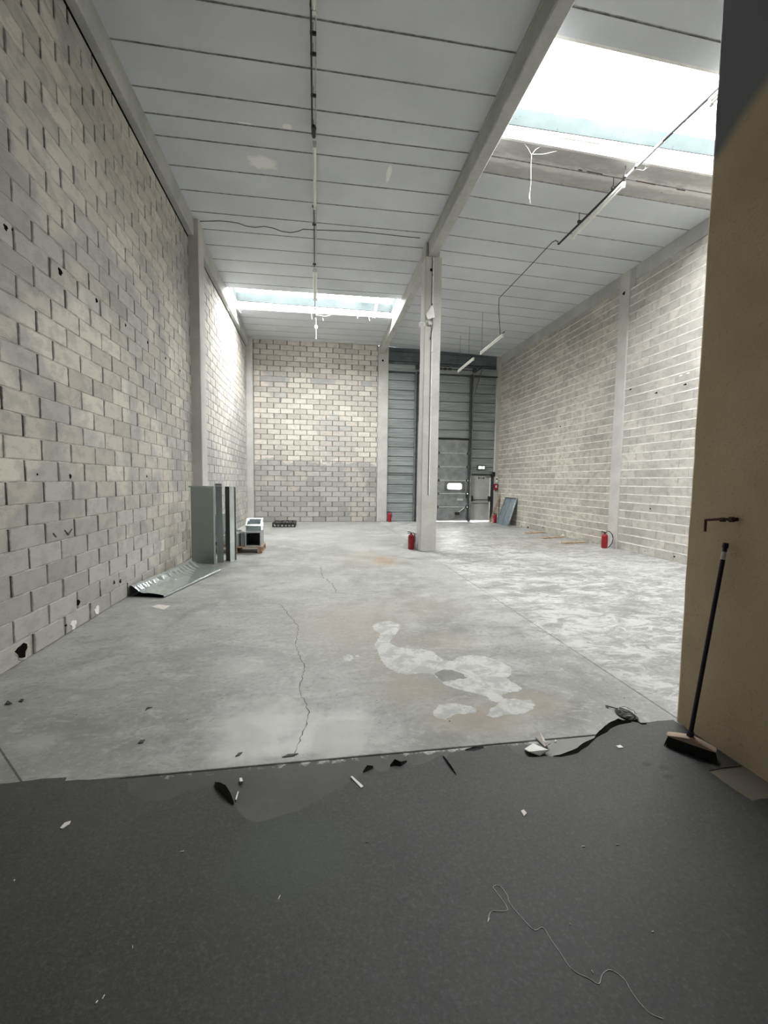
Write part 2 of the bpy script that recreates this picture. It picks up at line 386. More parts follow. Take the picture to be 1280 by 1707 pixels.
# ------------------------------------------------------------------ mesh helpers
class MB:
    def __init__(s): s.v = []; s.f = []
    def add(s, vs, fs):
        k = len(s.v); s.v += [tuple(v) for v in vs]; s.f += [tuple(i+k for i in f) for f in fs]; return s
    def box(s, x0, x1, y0, y1, z0, z1, mat=None):
        vs = [Vector(q) for q in ((x0,y0,z0),(x1,y0,z0),(x1,y1,z0),(x0,y1,z0),(x0,y0,z1),(x1,y0,z1),(x1,y1,z1),(x0,y1,z1))]
        if mat: vs = [mat @ v for v in vs]
        return s.add(vs, [(0,3,2,1),(4,5,6,7),(0,1,5,4),(1,2,6,5),(2,3,7,6),(3,0,4,7)])
    def cbox(s, x0, x1, y0, y1, z0, z1, c=.004, mat=None):
        """chamfered box"""
        vs = []; 
        for z, k in ((z0, 1), (z0, 0), (z1, 0), (z1, 1)):
            d = c if k else 0
            zz = z if k else (z0+c if z == z0 else z1-c)
            for (x, y) in ((x0+c+d, y0+d), (x1-c-d, y0+d), (x1-d, y0+c+d), (x1-d, y1-c-d), (x1-c-d, y1-d), (x0+c+d, y1-d), (x0+d, y1-c-d), (x0+d, y0+c+d)):
                vs.append(Vector((x, y, zz)))
        if mat: vs = [mat @ v for v in vs]
        fs = [tuple(reversed(range(8))), tuple(range(24, 32))]
        for L in range(3):
            for i in range(8):
                j = (i+1) % 8
                fs.append((L*8+i, L*8+j, L*8+8+j, L*8+8+i))
        return s.add(vs, fs)
    def tube(s, pts, r, n=8, cap=True):
        pts = [Vector(q) for q in pts]; rs = r if isinstance(r, (list, tuple)) else [r]*len(pts)
        vs = []; up = None
        for i, q in enumerate(pts):
            d = (pts[min(i+1, len(pts)-1)]-pts[max(i-1, 0)]).normalized()
            if up is None: up = Vector((0, 0, 1)) if abs(d.z) < .9 else Vector((1, 0, 0))
            a = d.cross(up)
            if a.length < 1e-4: a = d.cross(Vector((0, 1, 0)))
            a.normalize(); b = a.cross(d).normalized(); up = b
            for k in range(n):
                th = 2*math.pi*k/n
                vs.append(q+(a*math.cos(th)+b*math.sin(th))*rs[i])
        fs = []
        for i in range(len(pts)-1):
            for k in range(n):
                j = (k+1) % n
                fs.append((i*n+k, i*n+j, (i+1)*n+j, (i+1)*n+k))
        if cap: fs += [tuple(reversed(range(n))), tuple(range((len(pts)-1)*n, len(pts)*n))]
        return s.add(vs, fs)
    def lathe(s, prof, n=20, mat=None):
        vs = []; fs = []
        for r, z in prof:
            for k in range(n):
                th = 2*math.pi*k/n; vs.append(Vector((r*math.cos(th), r*math.sin(th), z)))
        for i in range(len(prof)-1):
            for k in range(n):
                j = (k+1) % n; fs.append((i*n+k, i*n+j, (i+1)*n+j, (i+1)*n+k))
        fs += [tuple(reversed(range(n))), tuple(range((len(prof)-1)*n, len(prof)*n))]
        if mat: vs = [mat @ v for v in vs]
        return s.add(vs, fs)
    def prism(s, poly, z0, z1):
        n = len(poly)
        vs = [(x, y, z0) for x, y in poly]+[(x, y, z1) for x, y in poly]
        fs = [tuple(reversed(range(n))), tuple(range(n, 2*n))]+[(i, (i+1) % n, n+(i+1) % n, n+i) for i in range(n)]
        return s.add(vs, fs)
    def sheet(s, grid, th=0.0):
        """grid[i][j] of points -> surface (optionally given thickness th along -z)"""
        a, b = len(grid), len(grid[0])
        vs = [Vector(q) for r in grid for q in r]
        fs = [(i*b+j, i*b+j+1, (i+1)*b+j+1, (i+1)*b+j) for i in range(a-1) for j in range(b-1)]
        if th:
            k = len(vs)
            vs += [v-Vector((0, 0, th)) for v in vs]
            fs += [tuple(reversed([q+k for q in f])) for f in fs]
            rim = [(0, j) for j in range(b)]+[(i, b-1) for i in range(1, a)]+[(a-1, j) for j in range(b-2, -1, -1)]+[(i, 0) for i in range(a-2, 0, -1)]
            idx = [i*b+j for i, j in rim]
            for q in range(len(idx)):
                w = (q+1) % len(idx); fs.append((idx[w], idx[q], idx[q]+k, idx[w]+k))
        return s.add(vs, fs)
    def mesh(s, name, mat, smooth=False):
        me = bpy.data.meshes.new(name); me.from_pydata(s.v, [], s.f); me.validate()
        if mat: me.materials.append(M[mat] if isinstance(mat, str) else mat)
        if smooth:
            for q in me.polygons: q.use_smooth = True
        bm = bmesh.new(); bm.from_mesh(me); bmesh.ops.recalc_face_normals(bm, faces=bm.faces); bm.to_mesh(me); bm.free()
        if smooth: me.set_sharp_from_angle(angle=math.radians(40))
        return me
    def build(s, name, mat, parent=None, smooth=False, **tagkw):
        return link(name, s.mesh(name, mat, smooth), parent, **tagkw)
def link(name, me, parent=None, **kw):
    o = bpy.data.objects.new(name, me); col.objects.link(o)
    if parent is not None: o.parent = parent
    return tag(o, **kw)
def tag(o, label=None, cat=None, group=None, kind=None):
    if label: o['label'] = label
    if cat: o['category'] = cat
    if group: o['group'] = group
    if kind: o['kind'] = kind
    return o
def empty(name, loc=(0, 0, 0), rz=0.0, **kw):
    o = bpy.data.objects.new(name, None); col.objects.link(o); o.location = loc; o.rotation_euler = (0, 0, rz)
    o.empty_display_size = .1
    return tag(o, **kw)
def ribbon(pts, w, z, jit=0.0):
    """flat polyline strip on the floor"""
    b = MB(); pts = [Vector((q[0], q[1], 0)) for q in pts]; vs = []
    for i, q in enumerate(pts):
        d = (pts[min(i+1, len(pts)-1)]-pts[max(i-1, 0)]).normalized(); nrm = Vector((-d.y, d.x, 0))
        ww = w*(1+random.uniform(-jit, jit))*.5
        vs += [q+nrm*ww+Vector((0, 0, z)), q-nrm*ww+Vector((0, 0, z))]
    return b.add(vs, [(2*i, 2*i+1, 2*i+3, 2*i+2) for i in range(len(pts)-1)])
def jitter_line(pts, step, amp):
    out = []
    for a, b in zip(pts, pts[1:]):
        a = Vector(a); b = Vector(b); n = max(1, int((b-a).length/step))
        for i in range(n):
            q = a.lerp(b, i/n)
            if i: q = q+Vector((random.uniform(-amp, amp), random.uniform(-amp, amp), 0))
            out.append(q)
    out.append(Vector(pts[-1])); return out

# ================================================================== THE SETTING
# ---- floor slabs
floor = empty('floor', label='worn grey concrete warehouse floor with joints, cracks and white dried puddles', cat='floor', kind='structure')
XJ = 2.53
g = .005
for (x0, x1, y0, y1, mt) in ((XL-.3, XJ-.0025, YJ+g, YB+.155, 'floor_concrete'), (XJ+.0025, XR+.3, YJ+g, YB+.155, 'floor_concrete'), (XL-.3, XJ-g, YF-.2, YJ-g, 'floor_residue'), (XJ+g, XR+.3, YF-.2, YJ-g, 'floor_concrete')):
    MB().cbox(x0, x1, y0, y1, -.2, 0, .004).build('slab', mt, floor)
MB().box(XL-.3, XR+.3, YF-.2, YB+.155, -.25, -.19).build('sub_base', 'crack_dark', floor)
def crack(pxs, w, amp=.012, step=.05):
    pts = jitter_line([fl(*q) for q in pxs], step, amp)
    ribbon(pts, w, .0008, .6).build('crack', 'crack_dark', floor)
crack([(468, 1008), (497, 1045), (493, 1078), (508, 1112), (499, 1150), (516, 1187), (504, 1225), (490, 1262)], .0052, .009, .035)
crack([(534, 945), (537, 962), (552, 972), (562, 988)], .007, .02)
crack([(468, 1008), (430, 1002), (380, 1010)], .005, .02)
crack([(562, 988), (600, 992), (640, 985)], .005, .02)
ribbon([fl(0, 1249), fl(37, 1305)], .010, .0008).build('saw_cut', 'crack_dark', floor)
ribbon([fl(-30, 1200), fl(0, 1249)], .010, .0008).build('saw_cut', 'crack_dark', floor)

t = NT('dried_puddle'); p = t.pos()
nA = t.noise(p, 7, 7, .7, .5); nB = t.noise(p, 34, 5, .7)
c = t.mix(t.ramp(nA, .42, .58), (.36, .36, .35), (.50, .50, .485))
c = t.mix(t.ramp(nB, .54, .68, 0, .4), c, (.25, .25, .24))
M['dried_puddle'] = t.out(c, .7)
concrete('puddle_core', (.20, .20, .19), (.25, .25, .24), 8)
def stain(name, mat, pts, z, k=3.368, ox=560, oy=1000):
    P = jitter_line([fl(ox+x/k, oy+y/k) for x, y in pts]+[fl(ox+pts[0][0]/k, oy+pts[0][1]/k)], .016, .009)[:-1]
    MB().add([(v.x, v.y, z) for v in P], [tuple(range(len(P)))]).build(name, mat, floor)
stain('dried_puddle', 'dried_puddle', [(205,145),(240,125),(300,118),(360,140),(350,175),(320,205),(300,240),(340,265),(400,272),(470,275),(540,290),(580,320),(610,340),(650,345),(690,320),(750,308),(820,315),(890,335),(950,360),(990,390),(985,420),(955,440),(980,460),(1020,480),(1045,500),(1020,515),(960,520),(930,535),(945,555),(1000,555),(1050,565),(1090,560),(1115,585),(1110,610),(1070,632),(1020,645),(970,645),(930,650),(880,662),(845,650),(860,615),(900,595),(915,575),(870,570),(850,545),(800,530),(740,515),(680,500),(620,480),(580,450),(550,420),(520,410),(450,415),(390,420),(330,400),(280,375),(255,340),(235,290),(215,250),(240,215),(250,190),(215,170)], .0006)
stain('dried_puddle', 'dried_puddle', [(550,620),(580,590),(640,578),(700,585),(750,595),(790,615),(780,635),(730,640),(690,640),(650,650),(620,675),(570,665),(545,645)], .0006)
stain('dried_puddle', 'dried_puddle', [(40,325),(60,305),(90,312),(98,330),(75,345),(50,338)], .0006)
stain('dried_puddle', 'dried_puddle', [(108,315),(130,310),(135,318),(115,322)], .0006)
stain('puddle_core', 'puddle_core', [(555,410),(600,393),(660,395),(710,415),(735,440),(690,445),(640,455),(600,460),(570,440)], .0009)

# ---- ground outside the gate
MB().box(-6, 14, YB+.16, 40, -.12, -.03).build('ground_outside', 'outside_concrete', None, label='pale concrete yard outside the far gate', cat='ground', kind='structure')

# ---- block walls
def brick_variant(w, h, d, n_seed, gap_h, gap_v):
    """a block whose face is at y=0 and body goes back to y=d; local x along the wall, z up"""
    rnd = random.Random(n_seed)
    x0, x1, z0, z1 = gap_h/2, w-gap_h/2, gap_v/2, h-gap_v/2
    c = .006
    def j(a=.0025): return rnd.uniform(-a, a)
    fr = [(x0+c+j(), 0+j(.0015), z0+c+j()), (x1-c+j(), 0+j(.0015), z0+c+j()), (x1-c+j(), j(.0015), z1-c+j()), (x0+c+j(), j(.0015), z1-c+j())]
    md = [(x0+j(), c, z0), (x1+j(), c, z0), (x1+j(), c, z1), (x0+j(), c, z1)]
    bk = [(x0, d, z0), (x1, d, z0), (x1, d, z1), (x0, d, z1)]
    vs = fr+md+bk
    fs = [(0, 1, 2, 3)]
    for a, b in ((0, 4), (4, 8)):
        for i in range(4):
            k = (i+1) % 4; fs.append((a+k, a+i, b+i, b+k))
    return vs, fs
def block_wall(name, label, axis, plane, nrm, u0, u1, z1, mat, mort_back, bed, gap_h=.020, gap_v=.008, recess=.016, bed_proud=-.003, bed_h=.009, thick=.2, rough=.002):
    """axis: 'y' for walls along y, 'x' for walls along x; plane: face position; nrm: +1/-1 direction the face looks along the other axis"""
    def W(u, d, z):          # d: depth behind the face
        return (plane-nrm*d, u, z) if axis == 'y' else (u, plane-nrm*d, z)
    b = MB()
    q = [W(u0, recess, 0), W(u1, recess, 0), W(u1, thick, 0), W(u0, thick, 0)]
    vs = q+[(a[0], a[1], z1) for a in q]
    b.add(vs, [(0,3,2,1),(4,5,6,7),(0,1,5,4),(1,2,6,5),(2,3,7,6),(3,0,4,7)])
    wall = b.build(name, mort_back, None, label=label, cat='wall', kind='structure')
    ph = PHASE[mat]
    variants = [brick_variant(.5, .2, recess+.02, 100+i, gap_h*(.55, 1.3, .8, 1.0, .65, 1.2)[i], gap_v) for i in range(6)]
    meshes = []
    for i, (vs, fs) in enumerate(variants):
        mb = MB(); mb.add([Vector(W(v[0], v[1], v[2]))-Vector(W(0, 0, 0)) for v in vs], fs); meshes.append(mb.mesh('brick', mat))
    items = []
    rows = int(math.ceil(z1/.2-1e-6))
    for r in range(rows):
        off = .25*(r % 2)
        h = min(.2, z1-r*.2)
        if h < .03: continue
        k0 = math.floor((u0+off+ph)/.5); k1 = math.ceil((u1+off+ph)/.5)
        for k in range(k0, k1):
            a = k*.5-off-ph; e = a+.5
            a2, e2 = max(a, u0), min(e, u1)
            if e2-a2 < .04: continue
            items.append((r, a2, e2, h, abs(e2-a2-.5) < 1e-6 and abs(h-.2) < 1e-6))
    def area(it):
        r, a, e, h, _ = it
        P = [proj(W(u, 0, z)) for u, z in ((a, r*.2), (e, r*.2), (e, r*.2+h), (a, r*.2+h))]
        if any(p is None for p in P): return 0
        cx = sum(p[0] for p in P)/4; cy = sum(p[1] for p in P)/4
        if not (-20 < cx < 1300 and -20 < cy < 1727): return 0
        return abs(sum(P[i][0]*P[(i+1) % 4][1]-P[(i+1) % 4][0]*P[i][1] for i in range(4)))/2
    items.sort(key=area, reverse=True)
    rest = MB()
    for n, it in enumerate(items):
        r, a, e, h, full = it
        rnd = random.Random(hash((name, r, round(a*100))) & 0xffff)
        org = Vector(W(a, rnd.uniform(-rough, rough), r*.2))
        single = n < 300 and area(it) > 0
        if full and single:
            o = bpy.data.objects.new('brick', meshes[rnd.randrange(6)]); col.objects.link(o); o.parent = wall; o.location = org
        else:
            vs, fs = variants[rnd.randrange(6)] if full else brick_variant(e-a, h, recess+.02, rnd.randrange(999), min(gap_h, (e-a)*.3), min(gap_v, h*.2))
            pts = [Vector(W(v[0], v[1], v[2]))-Vector(W(0, 0, 0)) for v in vs]
            if single:
                mb = MB(); mb.add(pts, fs); o = mb.build('brick', mat, wall); o.location = org
            else: rest.add([p+org for p in pts], fs)
    if rest.v: rest.build('brick_courses', mat, wall, kind='stuff')
    # bed joints, one strip of mortar per course
    for r in range(1, rows):
        rnd = random.Random(r*7+len(name)); z = r*.2
        n = int((u1-u0)/.11)+1; top = []; mid = []; bot = []
        for i in range(n+1):
            u = u0+(u1-u0)*i/n
            hh = bed_h*(1+rnd.uniform(-.35, .45)) if bed_proud > 0 else bed_h
            dz = rnd.uniform(-.002, .002)
            dp = -bed_proud+rnd.uniform(-.001, .001)
            bot.append(W(u, dp+.010, z-hh/2+dz-.001)); mid.append(W(u, dp, z-hh*.32+dz)); top.append(W(u, dp, z+hh*.36+dz))
            bot_, = (bot[-1],)
        tp2 = [W(u0+(u1-u0)*i/n, -bed_proud+.010, z+bed_h*.6) for i in range(n+1)]
        MB().sheet([bot, mid, top, tp2]).build('mortar_joint', bed, wall)
    return wall
def wall_joint_shade(w, x0, x1, y0, y1): MB().box(x0, x1, y0, y1, 6.45, 6.618).build('joint_shade', 'hole_dark', w)  # near-black strip set in the gap under the beam, standing in for its shade
PRJ = .19   # pillars project from the left wall
w_lf = block_wall('wall_left', 'cement block wall on the left, in front of the first pillar', 'y', XL, 1, YF, PY0, 6.56, 'block_left', 'mortar_dark', 'mortar_bed')
w_lr = block_wall('wall_left_rear', 'pale cement block wall on the left, behind the first pillar', 'y', XL, 1, PY1, YB-.24, 6.58, 'block_left_rear', 'mortar_brown', 'mortar_pale', .026, .012)
w_b = block_wall('wall_back', 'cement block wall at the far end, beige above and grey below', 'x', YB, -1, -2.36, 2.45, 7.06, 'block_back', 'mortar_brown', 'mortar_pale', .036, .018, .020)
w_rf = block_wall('wall_right', 'cement block wall on the right, nearer part with white bed joints', 'y', XR, -1, YF, PY0+.02, 6.56, 'block_right', 'mortar_bed', 'mortar_white', .006, .010, .004, .003, .026)
w_rr = block_wall('wall_right_rear', 'cement block wall on the right between the pillar and the far door', 'y', XR, -1, PY1, YB-.02, 6.56, 'block_right_rear', 'mortar_bed', 'mortar_white', .008, .010, .004, .0025, .022)

wall_joint_shade(w_lf, XL-.2, XL-.006, YF, PY0-.06)
wall_joint_shade(w_lr, XL-.2, XL-.006, PY1, YB-.24)
# holes and plaster dabs on the walls
def wall_disc(parent, name, mat, P, axis, nrm, ru, rz, proud=.004, n=11, depth=.01):
    b = MB(); vs = []
    rnd = random.Random(int(P[1]*1000))
    for dd, k in ((-depth, 1.0), (proud, .92)):
        for i in range(n):
            th = 2*math.pi*i/n; q = k*(1+.22*math.sin(3*th+P[1]*9)+.14*math.sin(5*th+P[2]*7))
            u, z = ru*q*math.cos(th), rz*q*math.sin(th)
            vs.append((P[0]+nrm*dd, P[1]+u, P[2]+z) if axis == 'y' else (P[0]+u, P[1]+nrm*dd, P[2]+z))
    fs = [tuple(range(n, 2*n))]+[(i, (i+1) % n, n+(i+1) % n, n+i) for i in range(n)]
    return b.add(vs, fs).build(name, mat, parent)
for (x, y, ru, rz) in ((100, 453, .05, .05), (161, 501, .035, .035), (209, 542, .03, .03), (246, 571, .03, .03), (276, 597, .03, .03), (300, 618, .03, .03), (62, 791, .014, .014), (117, 794, .028, .035), (244.6, 794, .025, .025),
                     (190, 971, .028, .035), (200.5, 969, .028, .035), (131, 1004, .035, .045), (109.8, 1042.5, .02, .015), (9, 379, .035, .035), (20, 383, .012, .012)):
    wall_disc(w_lf, 'drill_hole', 'hole_dark', at(x, y, 'x', XL), 'y', 1, ru*.75, rz*.75)
for pts_ in ([(107, 884), (113, 891), (119, 882)], [(88, 889), (93, 895)]):
    P_ = [at(x, y, 'x', XL)+Vector((.006, 0, 0)) for x, y in pts_]
    MB().tube(P_, [.006]+[.010]*(len(P_)-2)+[.005], 5).build('scuff_mark', 'mortar_dark', w_lf)
for (x, y, ru, rz) in ((36, 1085, .075, .068),):
    P = at(x, y, 'x', XL)
    wall_disc(w_lf, 'pipe_hole', 'hole_dark', P, 'y', 1, ru, rz, .006)
    wall_disc(w_lf, 'pipe_hole_rim', 'mortar_bed', P+Vector((0, .01, -.01)), 'y', 1, ru*1.2, rz*1.2, .004)
for (x, y, ru, rz) in ((161, 1017, .055, .055), (122, 1041, .055, .055)):
    P = at(x, y, 'x', XL)
    d_ = wall_disc(w_lf, 'plaster_dab', 'plaster_white', P, 'y', 1, ru, rz, .008)
for (x, y) in ((1051, 649), (1094, 655), (1142, 641)):
    wall_disc(w_rf, 'drill_hole', 'hole_dark', at(x, y, 'x', XR), 'y', -1, .045, .02)
for (x, y, r) in ((1124, 928, .022), (1084, 848, .022), (1102, 673, .012), (1075, 919, .03)):
    wall_disc(w_rf, 'drill_hole', 'hole_dark', at(x, y, 'x', XR), 'y', -1, r, r*.8 if r < .03 else .006)
for (x, y, r) in ((880, 879, .05), (869, 877, .03), (934, 711, .03), (905, 879, .025)):
    wall_disc(w_rr, 'drill_hole', 'hole_dark', at(x, y, 'x', XR), 'y', -1, r, r*.8)
wall_disc(w_rr, 'plaster_dab', 'plaster_white', at(938, 893, 'x', XR), 'y', -1, .10, .05, .008)
for (x, y) in ((1135, 626), (1147, 622)):
    wall_disc(w_rf, 'plaster_dab', 'plaster_white', at(x, y, 'x', XR), 'y', -1, .05, .015, .006)
# grey replacement blocks high on the back wall
for (x0, x1, y) in ((432, 476, 628), (517, 559, 631), (601, 621, 635)):
    A = at(x0, y, 'y', YB); B_ = at(x1, y, 'y', YB); zr = round((A.z-.1)/.2)*.2
    n = max(1, round((B_.x-A.x)/.5)); wd = (B_.x-A.x)/n
    for i in range(n):
        MB().cbox(A.x+i*wd+.008, A.x+(i+1)*wd-.008, YB-.006, YB+.02, zr+.006, zr+.194, .003).build('brick', 'concrete_pillar_dark', w_b)
wall_disc(w_b, 'plaster_dab', 'plaster_white', at(535.5, 768, 'y', YB), 'x', -1, .02, .07, .008)

# ---- partition beside the camera and the wall behind it
b = MB(); n = 40; gl_ = []
for i in range(n+1):
    z = 6.68*i/n
    e = random.uniform(-.006, .006)
    gl_.append([(XN, YF, z), (XN, 1.0, z), (XN, YN-.02+e, z), (XN+.012, YN-.002+e*.5, z), (XN+.10, YN, z), (XN+.2, YN-.004, z), (XN+.2, YF, z)])
b.sheet(gl_)
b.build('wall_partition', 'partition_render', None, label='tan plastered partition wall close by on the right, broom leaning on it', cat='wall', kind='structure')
MB().box(XL-.2, XR+.2, YF-.2, YF, 0, 7.1).build('wall_front', 'concrete_beam', None, label='plain concrete wall behind the viewer', cat='wall', kind='structure')

# ---- pillars
def pillar(name, label, x0, x1, y0, y1, z1, mat='concrete_pillar', c=.012):
    return MB().cbox(x0, x1, y0, y1, 0, z1, c).build(name, mat, None, label=label, cat='pillar', kind='structure')
root = empty('central_pillar', (2.63, PY0, 0), label='free-standing concrete pillar in the middle of the hall', cat='pillar', kind='structure')
def part(mb, name, mat, parent, smooth=False, **kw):
    """mesh given in world coordinates, parented under a root Empty without moving"""
    o = mb.build(name, mat, parent, smooth, **kw)
    top = parent; off = Matrix.Identity(4)
    chain = []
    while top is not None: chain.append(top); top = top.parent
    mw = Matrix.Identity(4)
    for q in reversed(chain): mw = mw @ q.matrix_parent_inverse @ Matrix.LocRotScale(q.location, q.rotation_euler, q.scale)
    o.matrix_parent_inverse = mw.inverted()
    return o
PX0, PX1 = 2.43, 2.815
part(MB().cbox(PX0, PX1, PY0, PY1, 0, 6.70, .012), 'shaft', 'concrete_pillar', root)
part(MB().cbox(PX0, BX0-.012, PY0, PY1, 6.70, 7.0, .006), 'tine', 'concrete_pillar_dark', root)
part(MB().cbox(BX1+.01, PX1, PY0+.2, PY1, 6.70, 7.0, .006), 'tine', 'concrete_pillar', root)
hz = at(719, 450, 'y', PY0)
part(MB().tube([(hz.x, PY0-.004, hz.z), (hz.x, PY0+.05, hz.z)], .035, 12), 'bolt_hole', 'hole_dark', root)
pillar('left_pillar', 'grey concrete pillar against the left block wall', XL-.05, -2.385, PY0-.06, PY1, 6.98, 'concrete_pillar')
pillar('right_pillar', 'flat concrete pillar between the two right-hand block walls', XR-.03, XR+.2, PY0+.02, PY1, 7.1)
pillar('corner_pillar', 'slim concrete pillar in the far left corner', XL-.05, -2.36, YB-.24, YB+.1, 6.95)
bp = pillar('back_pillar', 'concrete pillar between the far block wall and the metal cladding', 2.45, 2.86, YB-.05, YB+.2, 6.99)
wall_disc(bp, 'bolt_hole', 'hole_dark', at(638, 601, 'y', YB-.05), 'x', -1, .045, .045, .003)
pillar('corner_pillar', 'slim concrete pillar in the far right corner beside the exit door', 7.44, XR+.05, YB-.06, YB+.1, 6.86)
wall_disc(bpy.data.objects['right_pillar'], 'bolt_hole', 'hole_dark', at(1040, 489, 'x', XR-.03), 'y', -1, .05, .045, .003)
# stained seam of the right pillar and its top notch
MB().cbox(XR-.02, XR+.05, PY0-.16, PY0+.02, 6.42, 6.86, .004).build('beam_seat', 'concrete_pillar_dark', None, label='small concrete bearing block beside the top of the right pillar', cat='bearing block', kind='structure')

# ---- beams
def beam(name, label, x0, x1, y0, y1, z0, z1, mat='concrete_beam', c=.015):
    return MB().cbox(x0, x1, y0, y1, z0, z1, c).build(name, mat, None, label=label, cat='beam', kind='structure')
beam('left_edge_beam', 'concrete edge beam on the left wall, nearer span', XL-.1, XLB, YF, PY0-.06, 6.61, 7.2)
beam('left_edge_beam', 'concrete edge beam on the left wall, span behind the pillar', XL-.1, XLB, PY1, YB-.02, 6.61, 7.2)
b1 = beam('centre_beam', 'deep concrete roof beam running to the central pillar', BX0, BX1, YF, PY0+.15, BZ, 7.3)
MB().cbox(BX0-.02, BX1+.02, YF, PY0-.05, 6.985, 7.12, .006).build('flange', 'concrete_beam', b1)
b2 = beam('centre_beam', 'concrete roof beam from the central pillar to the far wall', BX0, BX1, PY0+.16, YB+.05, BZ, 7.3)
beam('right_edge_beam', 'flat concrete beam on top of the right wall, nearer span', XR-.015, XR+.2, YF, PY0+.02, 6.57, 7.2)
beam('right_edge_beam', 'flat concrete beam on top of the right wall, far span', XR-.015, XR+.2, PY1, YB, 6.57, 7.2)

# ---- ceiling panels
ceiling = empty('ceiling', label='pale grey precast concrete ceiling panels between the beams', cat='ceiling', kind='structure')
simple('joint_dirt', (.36, .36, .365), .95, 0, .3, 12)
def ceiling_panel(x0, x1, y0, y1, mat, gap=.022, dep=.012, th=.15):
    e = gap/2
    vs = []
    for x in (x0, x1):
        z = zc(min(max(x, XLB), XR)) if x0 > 2.5 or x < 2.5 else zc(2.5)
        for (y, dz) in ((y0+e+.004, 0), (y1-e-.004, 0), (y1-e, .006), (y1-e, dep), (y1, dep+.002), (y1, th), (y0, th), (y0, dep+.002), (y0+e, dep), (y0+e, .006)):
            vs.append((x, y, z+dz))
    n = 10
    fs = [tuple(range(n)), tuple(reversed(range(n, 2*n)))]+[(i, n+i, n+(i+1) % n, (i+1) % n) for i in range(n)]
    o = MB().add(vs, fs).build('ceiling_panel', mat, ceiling)
    o.data.materials.append(M['joint_dirt'])
    for q in o.data.polygons:
        zz = sum(o.data.vertices[v].co.z-zc(o.data.vertices[v].co.x) for v in q.vertices)/len(q.vertices)
        if abs(q.normal.y) > .5 and zz < dep+.01 or (abs(q.normal.z) > .5 and .008 < zz < .06): q.material_index = 1
def seams(lo, hi, step):
    out = []; y = hi
    while y > lo+.05: out.append(y); y -= step
    return sorted(out+[lo])
left = seams(YF, 4.79, .61)+[5.40, 6.01, 6.63, 7.06, 7.47, 8.10, 8.72, 9.355, 9.955, 10.57, 11.2, 11.82, 12.44, 12.75]
left2 = [14.25, 14.90, 15.52, 16.12, 16.70, YB+.1]
right = seams(YF, 4.80, .61)+[5.14]
right2 = [6.66, 7.05, 7.42, 8.05, 8.70, 9.34, 9.96, 10.58, 11.2, 11.82, 12.44, 13.05, 13.67, 14.30, 14.94, 15.56, 16.2, 16.75, YB+.1]
for ys in (left, left2):
    for a, b_ in zip(ys, ys[1:]): ceiling_panel(XLB-.02, BX0+.02, a, b_, 'ceiling_panel')
for ys in (right, right2):
    for a, b_ in zip(ys, ys[1:]): ceiling_panel(BX1-.02, XR+.01, a, b_, 'ceiling_panel_dirty' if 6.6 < a < 7.4 else 'ceiling_panel')
ceiling_panel(SKY_R[1], XR+.01, 5.14, 6.66, 'ceiling_panel')
# iron left in the dirty seam
for (xa, ya, xb, yb) in ((978, 289, 1004, 293), (1060, 302, 1092, 308), (1128, 314, 1142, 316), (964, 287, 970, 288)):
    A = at(xa, ya, 'z', 6.93); B_ = at(xb, yb, 'z', 6.93)
    A.z = zc(A.x)-.004; B_.z = zc(B_.x)-.004
    MB().tube([A, B_], .006, 6).build('rebar_end', 'rust', ceiling)

# ---- roof lights
def skylight(name, label, x0, x1, y0, y1):
    root = empty(name, ((x0+x1)/2, (y0+y1)/2, 7.0), label=label, cat='skylight', kind='structure')
    zt = 7.13; zk = 7.46
    def z0(x): return zc(min(max(x, XLB), XR))
    # concrete reveal of the opening, far side, near side and ends
    for n, (a, b_, c, d) in (('reveal', (x0, x1, y1-.012, y1+.03)), ('reveal', (x0, x1, y0-.03, y0+.012))):
        mb = MB(); vs = []
        for x in (a, b_):
            vs += [(x, c, z0(x)+.0), (x, d, z0(x)+.0), (x, d, zt), (x, c, zt)]
        mb.add(vs, [(0,1,2,3),(7,6,5,4),(0,4,5,1),(1,5,6,2),(2,6,7,3),(3,7,4,0)])
        part(mb, n, 'sill_white', root)
    for (a, b_) in ((x0-.03, x0+.005), (x1-.005, x1+.03)):
        part(MB().box(a, b_, y0, y1, 6.99 if a < 2.6 or x0 < 0 else 6.9, zt), 'reveal', 'sill_white', root)
    # ledge, then the fibreglass upstand
    ring = ((x0-.02, x1+.02, y1-.06, y1+.04), (x0-.02, x1+.02, y0-.04, y0+.06), (x0-.03, x0+.05, y0+.06, y1-.06), (x1-.05, x1+.03, y0+.06, y1-.06))
    for (a, b_, c, d) in ring:
        part(MB().cbox(a, b_, c, d, zt, zt+.035, .004), 'ledge', 'sill_white', root)
    ring = ((x0-.02, x1+.02, y1-.03, y1+.02), (x0-.02, x1+.02, y0-.02, y0+.03), (x0-.02, x0+.03, y0+.03, y1-.03), (x1-.03, x1+.02, y0+.03, y1-.03))
    for (a, b_, c, d) in ring:
        part(MB().cbox(a, b_, c, d, zt+.035, zk, .004), 'upstand', 'curb_fibreglass', root)
    part(MB().box(x0-.01, x1+.01, y1-.042, y1-.03, zt+.030, zt+.062), 'flashing', 'hole_dark', root)
    # shallow domed sheets
    nsh = 2
    for k in range(nsh):
        a = x0-.02+(x1-x0+.04)*k/nsh; b_ = x0-.02+(x1-x0+.04)*(k+1)/nsh
        grid = []
        for i in range(9):
            row = []
            for j in range(9):
                u, v = i/8, j/8
                row.append((a+(b_-a)*u, y0-.02+(y1-y0+.04)*v, zk+.01+.16*math.sin(math.pi*u)**.6*math.sin(math.pi*v)**.6))
            grid.append(row)
        part(MB().sheet(grid), 'pane', 'skylight_sheet', root, True)
    return root
sl = skylight('window_1', 'bright rectangular roof skylight in the left bay near the far wall', *SKY_L)
